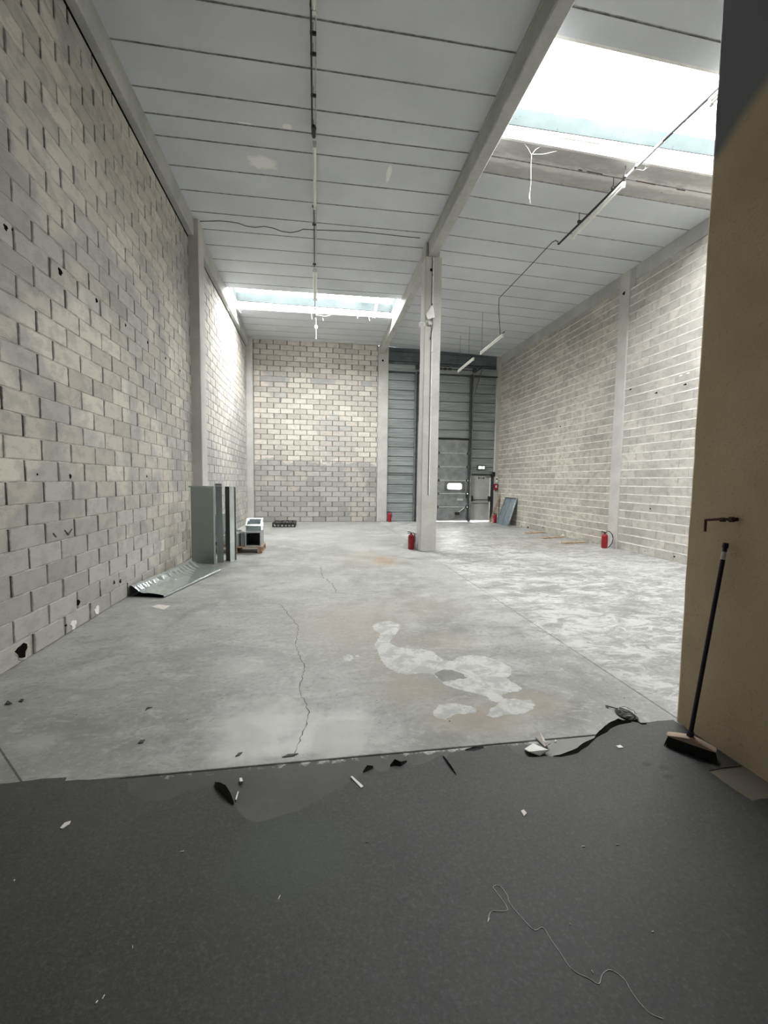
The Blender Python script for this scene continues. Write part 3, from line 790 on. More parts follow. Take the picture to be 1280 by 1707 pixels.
sr = skylight('window_2', 'large blown-out roof skylight in the right bay', *SKY_R)
# opener of the left skylight
A = at(632, 521, 'y', 14.1); B_ = at(598, 500, 'y', 13.8)
P0 = at(621, 530, 'y', 14.15); P1 = at(627, 506, 'y', 14.15); P2 = at(599, 503, 'y', 14.15); P3 = at(641, 506, 'y', 14.15)
part(MB().tube([P0, P1], .018, 8).tube([P0+Vector((.07, 0, 0)), P1+Vector((.05, 0, 0))], .014, 8), 'opener_arm', 'seal_white', sl)
part(MB().tube([P2, P3], .016, 8), 'opener_bar', 'track_steel', sl)

# ---- cladding wall at the far right
cl = empty('wall_cladding', (5.1, YB, 0), label='grey ribbed metal cladding around the sectional gate and exit door', cat='wall', kind='structure')
def tray(x0, x1, z0, h, mat, y=YB+.05):
    prof = [(.0, .06), (.014, 0), (.06, 0), (.068, .010), (.098, .010), (.106, 0), (.156, 0), (.164, .010), (.194, .010), (.202, 0), (.252, 0), (.260, .010), (.290, .010), (.298, 0), (.362, 0), (.38, .06)]
    k = h/.38
    g1 = [[(x, y+d, z0+z*k) for x in (x0, x1)] for z, d in prof]
    b = MB().sheet(g1)
    part(b, 'cladding_sheet', mat, cl)
GX0, GX1, GH = 4.10, 6.30, 3.40      # sectional gate
DX0, DX1, DH = 6.40, 7.30, 1.97      # exit door
hts = [i*.38 for i in range(19)]
for i, z in enumerate(hts):
    if z >= 6.95: continue
    h = min(.38, 7.0-z)
    mt = 'cladding_steel' if z < 6.0 else 'cladding_upper'
    yy = YB+.05 if z < 6.0 else YB+.09
    if z+.19 < GH:
        tray(2.86, GX0-.02, z, h, mt, yy)
        if z+.19 < DH+.1: tray(DX1+.02, 7.46, z, h, mt, yy)
        else: tray(GX1+.03, 7.46, z, h, mt, yy)
    else: tray(2.86, 7.46, z, h, mt, yy)
part(MB().box(2.8, 7.6, YB+.13, YB+.15, 3.4, 7.05).box(2.8, GX0, YB+.13, YB+.15, 0, 3.4).box(DX1, 7.6, YB+.13, YB+.15, 0, 3.4).box(GX1, DX1, YB+.13, YB+.15, DH, 3.4), 'outer_skin', 'dark_steel', cl)
part(MB().box(2.86, 7.46, YB-.06, YB+.05, 6.03, 6.06).box(2.86, 7.46, YB-.06, YB-.05, 6.06, 6.30), 'girt', 'cladding_steel', cl)
part(MB().cbox(2.86, 7.46, YB-.08, YB+.05, 5.995, 6.03, .003), 'girt', 'dark_steel', cl)
zg = at(650, 788, 'y', YB).z
part(MB().cbox(2.86, GX0-.05, YB+.02, YB+.05, zg-.02, zg+.02, .003), 'rail', 'track_steel', cl)

# ---- sectional gate
dr = empty('door_1', ((GX0+GX1)/2, YB, 0), label='grey sectional gate with a small lit window, half hidden by the pillar', cat='door', kind='structure')
ph = (GH-.05)/6
WX0, WX1 = at(746, 810, 'y', YB).x, at(769.5, 810, 'y', YB).x
for i in range(6):
    z0 = .05+i*ph; z1 = z0+ph-.012
    if i == 2:
        wz0, wz1 = at(757, 815.5, 'y', YB).z, at(757, 806, 'y', YB).z
        mb = MB().cbox(GX0, WX0, YB, YB+.05, z0, z1, .004).cbox(WX1, GX1, YB, YB+.05, z0, z1, .004).box(WX0, WX1, YB, YB+.05, z0, wz0).box(WX0, WX1, YB, YB+.05, wz1, z1)
        pn = part(mb, 'gate_panel', 'sectional_grey', dr)
        e = .075
        fr = MB().box(WX0-e*1.8, WX0, YB-.02, YB, wz0-e, wz1+e).box(WX1, WX1+e*1.8, YB-.02, YB, wz0-e, wz1+e).box(WX0, WX1, YB-.02, YB, wz0-e, wz0).box(WX0, WX1, YB-.02, YB, wz1, wz1+e)
        r_ = .07
        for sx, sz in ((0, 0), (1, 0), (0, 1), (1, 1)):     # rounded corners of the window
            cx = WX0 if sx == 0 else WX1; cz = wz0 if sz == 0 else wz1
            dx = 1 if sx == 0 else -1; dz = 1 if sz == 0 else -1
            arc = [(cx+dx*r_*(1-math.sin(q*math.pi/8)), cz+dz*r_*(1-math.cos(q*math.pi/8))) for q in range(5)]
            poly = [(cx, cz)]+arc
            fr.add([(x, YB-.02, z) for x, z in poly]+[(x, YB+.02, z) for x, z in poly], [tuple(range(6)), tuple(range(6, 12))]+[(k, (k+1) % 6, 6+(k+1) % 6, 6+k) for k in range(6)])
        part(fr, 'window_frame', 'frame_grey', pn)
        part(MB().box(WX0, WX1, YB+.02, YB+.025, wz0, wz1), 'window_pane', 'window_pane', pn)
        for q in (.33, .66):
            part(MB().cbox(WX0+(WX1-WX0)*q-.012, WX0+(WX1-WX0)*q+.012, YB+.005, YB+.015, (wz0+wz1)/2-.015, (wz0+wz1)/2+.015, .003), 'window_clip', 'dark_steel', pn)
    else:
        pn = part(MB().cbox(GX0, GX1, YB, YB+.05, z0, z1, .004), 'gate_panel', 'sectional_grey', dr)
    if i:
        part(MB().cbox(GX0+.02, GX1-.05, YB-.012, YB+.01, z0-.022, z0+.012, .003), 'hinge_strip', 'seal_white', pn)
        for hx in (5.02, GX1-.06):
            part(MB().cbox(hx-.03, hx+.03, YB-.028, YB, z0-.05, z0+.04, .004), 'hinge', 'dark_steel', pn)
part(MB().cbox(GX0, GX1, YB+.005, YB+.045, .018, .06, .004), 'bottom_seal', 'rubber_black', dr)
part(MB().cbox(GX0, GX1, YB-.01, YB+.06, GH-.01, GH+.07, .004), 'top_seal', 'rubber_black', dr)
for x0, x1, mt in ((GX0-.15, GX0-.10, 'track_steel'), (GX0-.08, GX0-.02, 'dark_steel'), (GX1+.0, GX1+.05, 'dark_steel'), (GX1+.07, GX1+.11, 'track_steel')):
    part(MB().cbox(x0, x1, YB-.12, YB+.02, 0, 6.05, .004), 'track', mt, dr)
part(MB().cbox(GX1-.055, GX1-.02, YB-.02, YB, .1, GH-.1, .003), 'edge_cap', 'track_steel', dr)
part(MB().cbox(GX0-.02, GX0+.01, YB-.10, YB-.03, 0, 4.05, .003), 'cable_duct', 'white_plastic', dr)
part(MB().tube([(GX0-.15, YB-.16, 6.20), (GX1+.25, YB-.16, 6.20)], .02, 10), 'spring_shaft', 'dark_steel', dr)
for x in (GX0-.1, 4.95, 5.15, 5.35, GX1+.1):
    part(MB().tube([(x-.06, YB-.16, 6.20), (x+.06, YB-.16, 6.20)], .085 if x in (GX0-.1, GX1+.1) else .05, 12), 'cable_drum', 'dark_steel', dr)
A = at(805, 612, 'y', YB-.15); B_ = at(789, 662, 'y', YB-.15)
part(MB().tube([A, B_], .022, 6), 'strut', 'track_steel', dr)
part(MB().tube([A+Vector((.05, 0, .05)), (GX1+.1, YB-.15, 6.12)], .03, 6), 'strut', 'dark_steel', dr)
P = at(768, 833, 'y', YB-.02)
part(MB().cbox(P.x-.16, P.x+.10, YB-.02, YB, P.z-.05, P.z+.05, .006), 'lock_plate', 'seal_white', dr)
P = at(778, 828, 'y', YB-.03)
part(MB().cbox(P.x-.05, P.x+.05, YB-.06, YB, P.z-.05, P.z+.10, .01), 'latch', 'dark_steel', dr)
P = at(762, 856, 'y', YB-.04); Q = at(773, 847, 'y', YB-.03); R_ = at(752, 865, 'y', YB-.03)
part(MB().cbox(P.x-.10, P.x+.10, YB-.07, YB, P.z-.06, P.z+.06, .012), 'drive_box', 'black_plastic', dr)
part(MB().tube([P, Q], .022, 8), 'drive_lever', 'seal_white', dr)
part(MB().tube([P, R_], .015, 8), 'drive_lever', 'track_steel', dr)

# ---- exit door
d2 = empty('door_2', ((DX0+DX1)/2, YB, 0), label='pale grey emergency exit door with a black push bar', cat='door', kind='structure')
part(MB().cbox(DX0+.03, DX1-.02, YB, YB+.05, .03, DH-.04, .006), 'leaf', 'door_grey', d2)
part(MB().cbox(DX0-.04, DX0+.02, YB-.02, YB+.06, 0, DH, .004), 'frame_post', 'dark_steel', d2)
part(MB().cbox(DX1-.01, DX1+.13, YB-.03, YB+.06, 0, DH+.02, .004), 'frame_post', 'dark_steel', d2)
part(MB().cbox(DX0-.04, DX1+.13, YB-.03, YB+.06, DH-.03, DH+.03, .004), 'frame_head', 'dark_steel', d2)
part(MB().cbox(DX1+.05, DX1+.16, YB-.09, YB-.02, DH-.08, DH+.12, .006), 'closer_bracket', 'black_plastic', d2)
zb = at(800, 833, 'y', YB).z
bar = part(MB().tube([(DX0+.08, YB-.09, zb), (DX1-.06, YB-.09, zb)], .02, 10), 'push_bar', 'dark_steel', d2)
for x in (DX0+.08, DX1-.07):
    part(MB().cbox(x-.045, x+.045, YB-.11, YB, zb-.06, zb+.16, .02), 'bar_housing', 'black_plastic', bar)
part(MB().cbox(DX0+.10, DX1-.10, YB-.01, YB+.0, zb-.16, zb-.145, .002), 'kick_seam', 'dark_steel', d2)
za = at(802, 797, 'y', YB).z
part(MB().tube([(6.78, YB-.012, za), (6.98, YB-.012, za)], .010, 6).cbox(6.75, 6.79, YB-.03, YB, za-.035, za+.035, .006).cbox(6.97, 7.01, YB-.03, YB, za-.035, za+.035, .006), 'closer_arm', 'black_plastic', d2)
P = at(814, 795, 'y', YB)
part(MB().cbox(P.x-.12, P.x+.10, YB-.04, YB, P.z-.03, P.z+.03, .008), 'door_closer', 'track_steel', d2)

# ================================================================== THINGS
# ---- torn black membrane on the near floor
edge_px = [(-60, 1313), (0, 1308), (36, 1304), (72, 1299), (111, 1297), (108, 1303), (131, 1301), (165, 1300), (197, 1298), (212, 1305), (216, 1322), (232, 1331), (249, 1336), (268, 1337), (285, 1334), (308, 1321), (325, 1317), (341, 1313), (357, 1306),
           (368, 1312), (380, 1322), (388, 1334), (394, 1349), (402, 1359), (412, 1367), (425, 1373), (440, 1370), (464, 1363), (500, 1352), (530, 1335), (560, 1318), (585, 1303), (604, 1290), (612, 1284), (622, 1281), (634, 1288), (648, 1284), (652, 1276), (658, 1274), (664, 1279), (670, 1274), (677, 1271),
           (690, 1277), (707, 1274), (722, 1266), (736, 1259), (742, 1268), (750, 1256), (775, 1253), (800, 1249), (830, 1244), (846, 1243), (858, 1256), (877, 1262), (900, 1261), (917, 1262), (934, 1262), (946, 1259), (962, 1254), (972, 1246), (984, 1238), (993, 1230), (1000, 1225), (1012, 1219), (1018, 1211), (1028, 1206), (1040, 1207), (1051, 1204), (1068, 1206), (1088, 1204), (1107, 1202), (1122, 1201)]
poly = []
for q in edge_px:
    P = fl(*q)
    if q[0] < 0: P.x = XL+.02
    poly.append((P.x, P.y))
pts = [Vector((x, y, 0)) for x, y in poly]
pts = jitter_line(pts, .04, .004)
poly = [(v.x, v.y) for v in pts]
tail = [fl(1126, 1204), fl(1180, 1238), fl(1236, 1277), fl(1205, 1281), fl(1181, 1286), fl(1200, 1300), fl(1222, 1316), fl(1254, 1336), fl(1268, 1333), fl(1290, 1331)]
poly += [(min(v.x, XN-.012), v.y) for v in tail]+[(XN-.012, 1.80), (XN-.012, YF+.02), (XL+.02, YF+.02)]
mem = MB().prism(list(reversed(poly)), .0006, .0045).build('floor_membrane', 'membrane_black', None, label='black felt-like floor membrane with a torn edge in the foreground', cat='floor covering')
def flap(pxs, lift, wid, name='flap'):
    """torn edge curled up: its black underside shows"""
    P = jitter_line([fl(*q) for q in pxs], .03, .004); g = []
    n = len(P)
    for i, q in enumerate(P):
        k = math.sin(math.pi*(i+.25)/(n-.5))**.7*(1+random.uniform(-.2, .2))
        g.append([q+Vector((0, -wid*k, .005)), q+Vector((0, -wid*.5*k, .005+lift*.30*k)), q+Vector((0, -.1*wid*k, .005+lift*.7*k)), q+Vector((0, .1*wid*k, .005+lift*k))])
    MB().sheet(g, .002).build(name, 'black_rubber', mem, True)
flap([(358, 1309), (366, 1316), (376, 1323), (384, 1333), (390, 1342)], .040, .02)
flap([(605, 1289), (612, 1284), (622, 1281)], .022, .012)
flap([(650, 1279), (658, 1275), (668, 1277), (678, 1271)], .028, .012)
flap([(738, 1262), (745, 1272), (752, 1282), (760, 1293)], .018, .010)
flap([(922, 1262), (934, 1262), (946, 1259), (962, 1254), (972, 1246), (984, 1238), (993, 1231)], .022, .012)
flap([(990, 1233), (998, 1226), (1008, 1220), (1018, 1212), (1030, 1207), (1052, 1205)], .040, .018)
flap([(775, 1252), (790, 1250), (806, 1247)], .014, .015)

# ---- broom leaning on the partition
HB = at(1150, 1227, 'z', .105)
HT = at(1210, 905, 'x', 2.462)
L_ = at(1112, 1222, 'z', .075); R_ = at(1194, 1250, 'z', .075)
br = empty('push_broom', (HB.x, HB.y, 0), label='push broom with black handle and wooden head leaning on the tan partition', cat='broom')
mid = (L_+R_)/2
ax = (R_-L_); ln = ax.length; ax.normalize(); sd = Vector((-ax.y, ax.x, 0)).normalized()
if sd.x > 0: sd = -sd
def hb(u, s_, z): return mid+ax*u+sd*s_+Vector((0, 0, z-mid.z))
g = []
N = 14
for i in range(N+1):
    u = -ln/2+ln*i/N; k = abs(2*i/N-1)
    w = .028*(1-.15*k**6); top = .108-.030*k**1.3; bot = .068
    g.append([hb(u, -w, bot), hb(u, -w, top-.008), hb(u, -w*.6, top), hb(u, w*.6, top), hb(u, w, top-.008), hb(u, w, bot), hb(u, -w, bot)])
mb = MB().sheet(g); mb.add([v for v in g[0][:6]], [(0,1,2,3,4,5)]); mb.add([v for v in g[-1][:6]], [(0,1,2,3,4,5)])
hd = part(mb, 'head', 'broom_wood', br, True)
mb = MB(); rnd = random.Random(3)
for i in range(46):
    for j in range(4):
        u = -ln/2+.012+(ln-.024)*i/45; s_ = -.020+.0133*j
        fan = (i/45-.5)*.03; out = (j-1.5)*.008
        a = hb(u, s_, .07); c_ = hb(u+fan+rnd.uniform(-.004, .004), s_+out+rnd.uniform(-.004, .004), .006)
        mb.tube([a, c_], [.0052, .0045], 4)
part(mb, 'bristles', 'black_rubber', hd, kind='stuff')
d = (HT-HB).normalized(); LH = (HT-HB).length
hpts = [HB+d*(LH*k) for k in (0, .25, .5, .75, .955)]
part(MB().tube(hpts, .0125, 12), 'handle', 'black_rubber', br, True)
part(MB().tube([HB+d*(LH*.915), HB+d*(LH*.955)], .0135, 12), 'sleeve', 'pale_sticker', br, True)
part(MB().tube([HB+d*(LH*.955), HB+d*(LH*.972), HB+d*(LH*.978), HB+d*(LH*1.0)], [.0125, .0125, .017, .015], 12), 'cap', 'black_rubber', br, True)
part(MB().tube([HB-d*.015, HB+d*.03], .019, 12), 'socket', 'black_rubber', br, True)

# ---- rusty pipe stub on the partition
A = at(1176, 867, 'x', XN-.05); B_ = at(1221, 866, 'x', XN-.03); C_ = at(1175, 886, 'x', XN-.05)
tp = empty('pipe_stub', (XN, B_.y, B_.z-.1), label='rusty pipe stub with a bent end sticking out of the tan partition', cat='pipe')
part(MB().tube([B_, B_.lerp(A, .4)+Vector((0, 0, .004)), A], [.010, .0085, .0075], 10), 'pipe', 'rust', tp, True)
part(MB().tube([A+Vector((0, 0, .004)), C_], .0075, 10), 'elbow', 'rust', tp, True)
part(MB().tube([B_.lerp(A, .28), B_.lerp(A, .42)], .0155, 6), 'collar', 'rust', tp)
part(MB().tube([B_.lerp(A, -.04), B_.lerp(A, .10)], .017, 10), 'flange', 'rust', tp)
part(MB().tube([B_+Vector((.05, 0, 0)), B_-Vector((.008, 0, 0))], .012, 10), 'wall_socket', 'rust', tp)

# ---- fire extinguishers
def extinguisher(loc, rz, label, h=.42, hose=True, group='red fire extinguishers'):
    o = empty('fire_extinguisher', loc, rz, label=label, cat='fire extinguisher', group=group)
    r = .21*h
    k = h/.42
    MB().lathe([(.06*k, 0), (.072*k, .006*k), (.075*k, .02*k), (.075*k, .30*k), (.068*k, .335*k), (.045*k, .36*k), (.022*k, .37*k)], 20).build('cylinder', 'red_paint', o, True)
    MB().lathe([(.0756*k, .14*k), (.0760*k, .145*k), (.0760*k, .25*k), (.0756*k, .255*k)], 20).build('label_band', 'red_paint', o, True)
    vl = MB().lathe([(.018*k, .37*k), (.02*k, .375*k), (.02*k, .40*k), (.012*k, .405*k)], 12).build('valve', 'black_plastic', o, True)
    MB().tube([(0, 0, .395*k), (-.06*k, 0, .40*k), (-.10*k, 0, .395*k)], .008*k, 8).build('grip', 'black_plastic', vl, True)
    MB().tube([(0, 0, .41*k), (-.05*k, 0, .43*k), (-.10*k, 0, .435*k)], .008*k, 8).build('lever', 'black_plastic', vl, True)
    if hose == 'wide':
        pts = [(.01, 0, .39), (.06, 0, .44), (.12, 0, .43), (.19, 0, .36), (.225, 0, .25), (.20, 0, .13), (.14, 0, .04), (.10, 0, .02)]
    else:
        pts = [(.01, 0, .39), (.05, 0, .41), (.085, 0, .37), (.092, 0, .28), (.09, 0, .16)]
    MB().tube([tuple(c*k for c in q) for q in pts], .010*k, 8).build('hose', 'black_rubber', o, True)
    return o
P = fl(685, 915.5)
extinguisher((P.x, P.y, 0), .2, 'red fire extinguisher standing beside the base of the central pillar')
P = fl(1007, 913.5)
extinguisher((P.x, P.y, 0), -.1, 'red fire extinguisher with looping black hose at the right pillar', hose='wide')
extinguisher((2.96, YB-.15, 0), 0, 'red fire extinguisher standing before the metal cladding at the far pillar')
extinguisher((7.22, 16.35, 0), .3, 'red fire extinguisher half hidden by the leaning grey panel', .40)
P = at(826, 805, 'x', 7.44)
cb = empty('alarm_box', (7.50, YB-.07, 1.33), label='small red fire alarm box mounted on the corner pillar by the exit door', cat='alarm box')
MB().cbox(-.085, .06, -.10, 0, 0, .26, .012).build('housing', 'red_paint', cb)
MB().cbox(-.05, .02, -.106, -.10, .10, .20, .004).build('push_plate', 'pale_sticker', cb)
MB().cbox(-.03, .01, -.07, -.03, -.05, 0, .006).build('cable_gland', 'black_plastic', cb)
nb = empty('notice_plate', (7.545, YB-.065, 1.66), label='small white plate above the red alarm box', cat='sign')
MB().cbox(-.045, .045, -.012, 0, 0, .24, .003).build('plate', 'white_plastic', nb)
MB().box(-.03, .03, -.0135, -.012, .10, .17).build('print', 'dark_steel', nb)
# white strip beside the pillar extinguisher
P = fl(692, 916)
MB().cbox(-.03, .03, -.012, .012, 0, .40, .003).build('timber_offcut', 'white_paper', None, label='short white strip of board standing against the central pillar', cat='board').location = (P.x+.02, P.y+.12, 0)

# ---- exit sign
P = at(802, 779.5, 'y', YB-.02)
es = empty('exit_sign', (P.x, YB-.03, P.z-.1), label='small lit emergency exit sign above the far door', cat='sign')
MB().cbox(-.17, .17, -.035, .06, 0, .2, .008).build('housing', 'dark_steel', es)
MB().box(-.13, -.01, -.037, -.034, .04, .16).build('pictogram_panel', 'sign_lit', es)
MB().box(.03, .13, -.037, -.034, .04, .16).build('arrow_panel', 'sign_lit', es)
mb = MB().box(-.115, -.10, -.039, -.036, .05, .15).box(-.085, -.06, -.039, -.036, .10, .13).box(-.07, -.055, -.039, -.036, .05, .10).box(-.05, -.03, -.039, -.036, .09, .105)
mb.build('running_figure', 'sign_green', es)
mb = MB().add([(.045, -.039, .10), (.075, -.039, .14), (.075, -.039, .06)], [(0, 1, 2)]).box(.075, .115, -.039, -.0365, .09, .11)
mb.build('arrow', 'sign_green', es)

# ---- ventilation duct pieces by the left wall
# 1 sheet lying on the floor
A, B_, C_, D_ = Vector((-2.555, 6.30, 0)), Vector((-2.085, 6.17, 0)), Vector((-1.70, 7.90, 0)), Vector((-2.30, 8.42, 0))
sh = empty('duct_shell', (-2.2, 7.2, 0), label='crumpled shiny galvanised duct shell lying on the floor along the left wall', cat='duct')
rnd = random.Random(9)
g = []
NU, NV = 96, 14
for i in range(NU+1):
    v = i/NU; row = []
    l = A.lerp(D_, v); r_ = B_.lerp(C_, v)
    for j in range(NV+1):
        u = j/NV
        q = l.lerp(r_, u)
        z = .045+.105*math.exp(-(u/.24)**2)*(1-.35*v)+.018*(abs(((v*12+u*1.2+.5*math.sin(v*9)) % 1.0)*2-1)*2-1)*math.exp(-((u-.25)/.25)**2)+.02*math.sin(math.pi*u)*(1-.5*v)
        q.z = max(.02, z); row.append(q)
    g.append(row)
part(MB().sheet(g, .002), 'top_sheet', 'galvanised_bright', sh, True)
lip = [[row[-1], row[-1]+Vector((.012, -.004, -.004)), Vector((row[-1].x+.02, row[-1].y, max(.012, row[-1].z-.03)))] for row in g]
part(MB().sheet(lip, .0015), 'folded_lip', 'galvanised_bright', sh, True)
lip = [[row[0], Vector((row[0].x-.012, row[0].y, row[0].z*.5)), Vector((row[0].x-.005, row[0].y, .004))] for row in g]
part(MB().sheet(lip), 'side_wall', 'galvanised_dull', sh, True)
und = [[Vector((row[j].x+(.03 if j == 0 else -.02 if j == NV else 0), row[j].y+.02, .004)) for j in (0, 4, 8, NV)] for row in g]
part(MB().sheet(und, .002), 'under_sheet', 'black_plastic', sh)
# 2 standing tray panel with a side against the wall
A, B_ = fl(320, 938.5), fl(357, 940.5)
ht = 1.50
st = empty('duct_half', (A.x, A.y, 0), label='tall galvanised duct half standing upright beside the left pillar', cat='duct')
d = (B_-A).normalized(); nn = Vector((d.y, -d.x, 0))      # towards the camera
def panel_pts(P, Q, z0, z1, n=12, bow=0.0):
    return [[P.lerp(Q, j/4)+Vector((0, 0, z0+(z1-z0)*i/n))+nn*(bow*math.sin(math.pi*i/n)*math.sin(math.pi*j/4)) for j in range(5)] for i in range(n+1)]
part(MB().sheet(panel_pts(A, B_, 0, ht, 1, .0)), 'front_sheet', 'galvanised', st)
for P, Q in ((B_, B_-nn*.06),):
    part(MB().sheet([[P, Q], [P+Vector((0, 0, ht)), Q+Vector((0, 0, ht))]]), 'return_edge', 'galvanised_dull', st)
A2, B2 = A-d*.02, B_+d*.035
mb = MB(); vs = [A2+nn*.035, B2+nn*.035, B2-nn*.01, A2-nn*.01]
mb.add([v+Vector((0, 0, ht-.02)) for v in vs]+[v+Vector((0, 0, ht+.012)) for v in vs], [(0,3,2,1),(4,5,6,7),(0,1,5,4),(1,2,6,5),(2,3,7,6),(3,0,4,7)])
part(mb, 'top_flange', 'galvanised_dull', st)
# 3 narrow strip
A, B_ = fl(362.5, 938), fl(373, 937.5)
ns = empty('duct_strip', (A.x, A.y, 0), label='narrow galvanised duct strip standing between the wide panel and the U channel', cat='duct')
d = (B_-A).normalized(); nn = Vector((d.y, -d.x, 0))
lean = Vector((-.02, .0, 0))
def slab_between(A, B_, th, z0, z1, lean=Vector((0, 0, 0))):
    d = (B_-A).normalized(); nn = Vector((d.y, -d.x, 0))
    vs = [A, B_, B_-nn*th, A-nn*th]
    return MB().add([v+Vector((0, 0, z0)) for v in vs]+[v+lean+Vector((0, 0, z1)) for v in vs], [(0,3,2,1),(4,5,6,7),(0,1,5,4),(1,2,6,5),(2,3,7,6),(3,0,4,7)])
part(slab_between(A, B_, .05, 0, 1.56, lean), 'body', 'galvanised', ns)
part(slab_between(A+nn*.004+lean*.96, B_+nn*.004+lean*.96, .01, 1.50, 1.53), 'seam', 'galvanised_bright', ns)
part(slab_between(A-d*.004+nn*.003, A+d*.012+nn*.003, .02, 0, 1.55, lean), 'folded_edge', 'galvanised_dull', ns)
# 4 U channel
A, B_, C_ = fl(377, 934.5), fl(384, 937), fl(391.5, 936)
uc = empty('duct_channel', (B_.x, B_.y, 0), label='galvanised U channel standing upright nearest the loaded pallet', cat='duct')
part(slab_between(B_, C_, .006, 0, 1.50), 'flange', 'galvanised_bright', uc)
part(slab_between(A+Vector((0, .10, 0)), C_+Vector((0, .16, 0)), .006, 0, 1.49), 'web', 'galvanised_dull', uc)
part(slab_between(A, A+Vector((.004, .14, 0)), .006, 0, 1.50), 'flange', 'galvanised', uc)
part(slab_between(A, B_+Vector((-.02, .10, 0)), .005, 0, 1.50), 'web', 'dark_steel', uc)

# 5 pallet with duct fittings
def pallet(name, label, x0, x1, y0, y1, h, mat):
    o = empty(name, ((x0+x1)/2, (y0+y1)/2, 0), label=label, cat='pallet')
    n = 7; w = (y1-y0)
    for i in range(n):
        a = y0+(w-.10)*i/(n-1); part(MB().cbox(x0, x1, a, a+.10, h-.022, h, .003), 'deck_board', mat, o)
    for x in (x0, (x0+x1)/2-.05, x1-.10):
        part(MB().cbox(x, x+.10, y0, y1, h-.044, h-.023, .003), 'stringer_board', mat, o)
        part(MB().cbox(x, x+.10, y0, y1, 0, .02, .003), 'bottom_board', mat, o)
        for y in (y0, (y0+y1)/2-.05, y1-.1):
            part(MB().cbox(x, x+.10, y, y+.10, .021, h-.045, .003), 'block', mat, o)
    return o
pallet('wooden_pallet', 'wooden pallet loaded with galvanised duct fittings by the left wall', -2.36, -1.19, 9.74, 10.50, .145, 'pallet_wood')
def open_box(name, label, loc, w, dp, h, th=.012, mat='galvanised_dull', inner='black_plastic', flange=.022, tilt=(0, 0, 0), open_dir='front'):
    """rectangular duct piece, open towards -y, with flanged rim"""
    o = empty(name, loc, 0, label=label, cat='duct fitting'); o.rotation_euler = tilt
    mb = MB().box(-w/2, w/2, 0, dp, 0, th).box(-w/2, w/2, 0, dp, h-th, h).box(-w/2, -w/2+th, 0, dp, th, h-th).box(w/2-th, w/2, 0, dp, th, h-th)
    bd = mb.build('body', mat, o)
    f = flange
    for ys in (0, dp):
        r_ = MB().box(-w/2-f*.3, w/2+f*.3, ys-.012, ys+.012, -.0, f).box(-w/2-f*.3, w/2+f*.3, ys-.012, ys+.012, h-f, h+.006).box(-w/2-f*.3, -w/2+f, ys-.012, ys+.012, f, h-f).box(w/2-f, w/2+f*.3, ys-.012, ys+.012, f, h-f)
        r_.build('rim', 'galvanised_bright', bd)
    if inner: MB().box(-w/2+th, w/2-th, dp-.03, dp-.02, th, h-th).build('inner_baffle', inner, o)
    return o
open_box('duct_fitting', 'square duct fitting with dark open mouth at the front of the pallet', (-1.385, 9.80, .147), .34, .45, .33)
open_box('duct_collar', 'shallow bright duct collar lying tilted on the square fitting', (-1.385, 9.86, .605), .34, .12, .30, .010, 'galvanised_bright', None, .02, (math.radians(-62), 0, 0))
bx = empty('duct_box', (-1.845, 9.82, .147), label='round-cornered duct box with a white rim behind the U channel', cat='duct fitting')
mb = MB(); n = 20
ringp = lambda k, z: [(.17*k*(abs(math.cos(q))**.6)*(1 if math.cos(q) > 0 else -1), .2+.19*k*(abs(math.sin(q))**.6)*(1 if math.sin(q) > 0 else -1), z) for q in [2*math.pi*i/n+.01 for i in range(n)]]
vs = ringp(1, 0)+ringp(1, .30)+ringp(.96, .30)+ringp(.96, .02)
fs = [(L*n+i, L*n+(i+1) % n, (L+1)*n+(i+1) % n, (L+1)*n+i) for L in range(3) for i in range(n)]+[tuple(range(n))]
MB().add(vs, fs).build('body', 'galvanised_dull', bx, True)
vs = ringp(1.05, .29)+ringp(1.05, .33)+ringp(.92, .33)+ringp(.92, .29)
MB().add(vs, [(L*n+i, L*n+(i+1) % n, ((L+1) % 4)*n+(i+1) % n, ((L+1) % 4)*n+i) for L in range(4) for i in range(n)]).build('rim', 'galvanised_bright', bx, True)
sm = empty('duct_sleeve', (-1.602, 9.86, .147), label='slim galvanised sleeve squeezed between two duct fittings on the pallet', cat='duct fitting')
MB().cbox(-.04, .02, 0, .34, 0, .30, .004).build('body', 'galvanised_dull', sm)
MB().cbox(-.045, .025, -.01, .02, .29, .33, .004).build('rim', 'galvanised_bright', sm)
# transition piece behind the standing strips
tr_ = empty('duct_transition', (-2.235, 9.88, .147), label='tapered duct transition on the pallet, seen between the standing strips', cat='duct fitting')
mb = MB()
b0 = [(-.10, 0, .24), (.17, 0, .24), (.17, .34, .24), (-.10, .34, .24)]; t0 = [(-.10, .04, .70), (.19, .0, .70), (.19, .34, .70), (-.10, .34, .70)]
mb.add(b0+t0, [(0,1,5,4),(1,2,6,5),(2,3,7,6),(3,0,4,7),(0,3,2,1)])
mb.build('taper', 'galvanised', tr_)
MB().box(-.11, .195, -.01, .35, .68, .73).build('rim', 'galvanised_dull', tr_)
MB().cbox(-.10, .18, .0, .34, 0, .22, .004).build('base_box', 'galvanised_dull', tr_)
MB().box(-.11, .19, -.01, .35, .22, .245).build('rim', 'galvanised_bright', tr_)
MB().cbox(-.10, .16, -.012, .0, .02, .10, .003).build('label_slot', 'black_plastic', tr_)

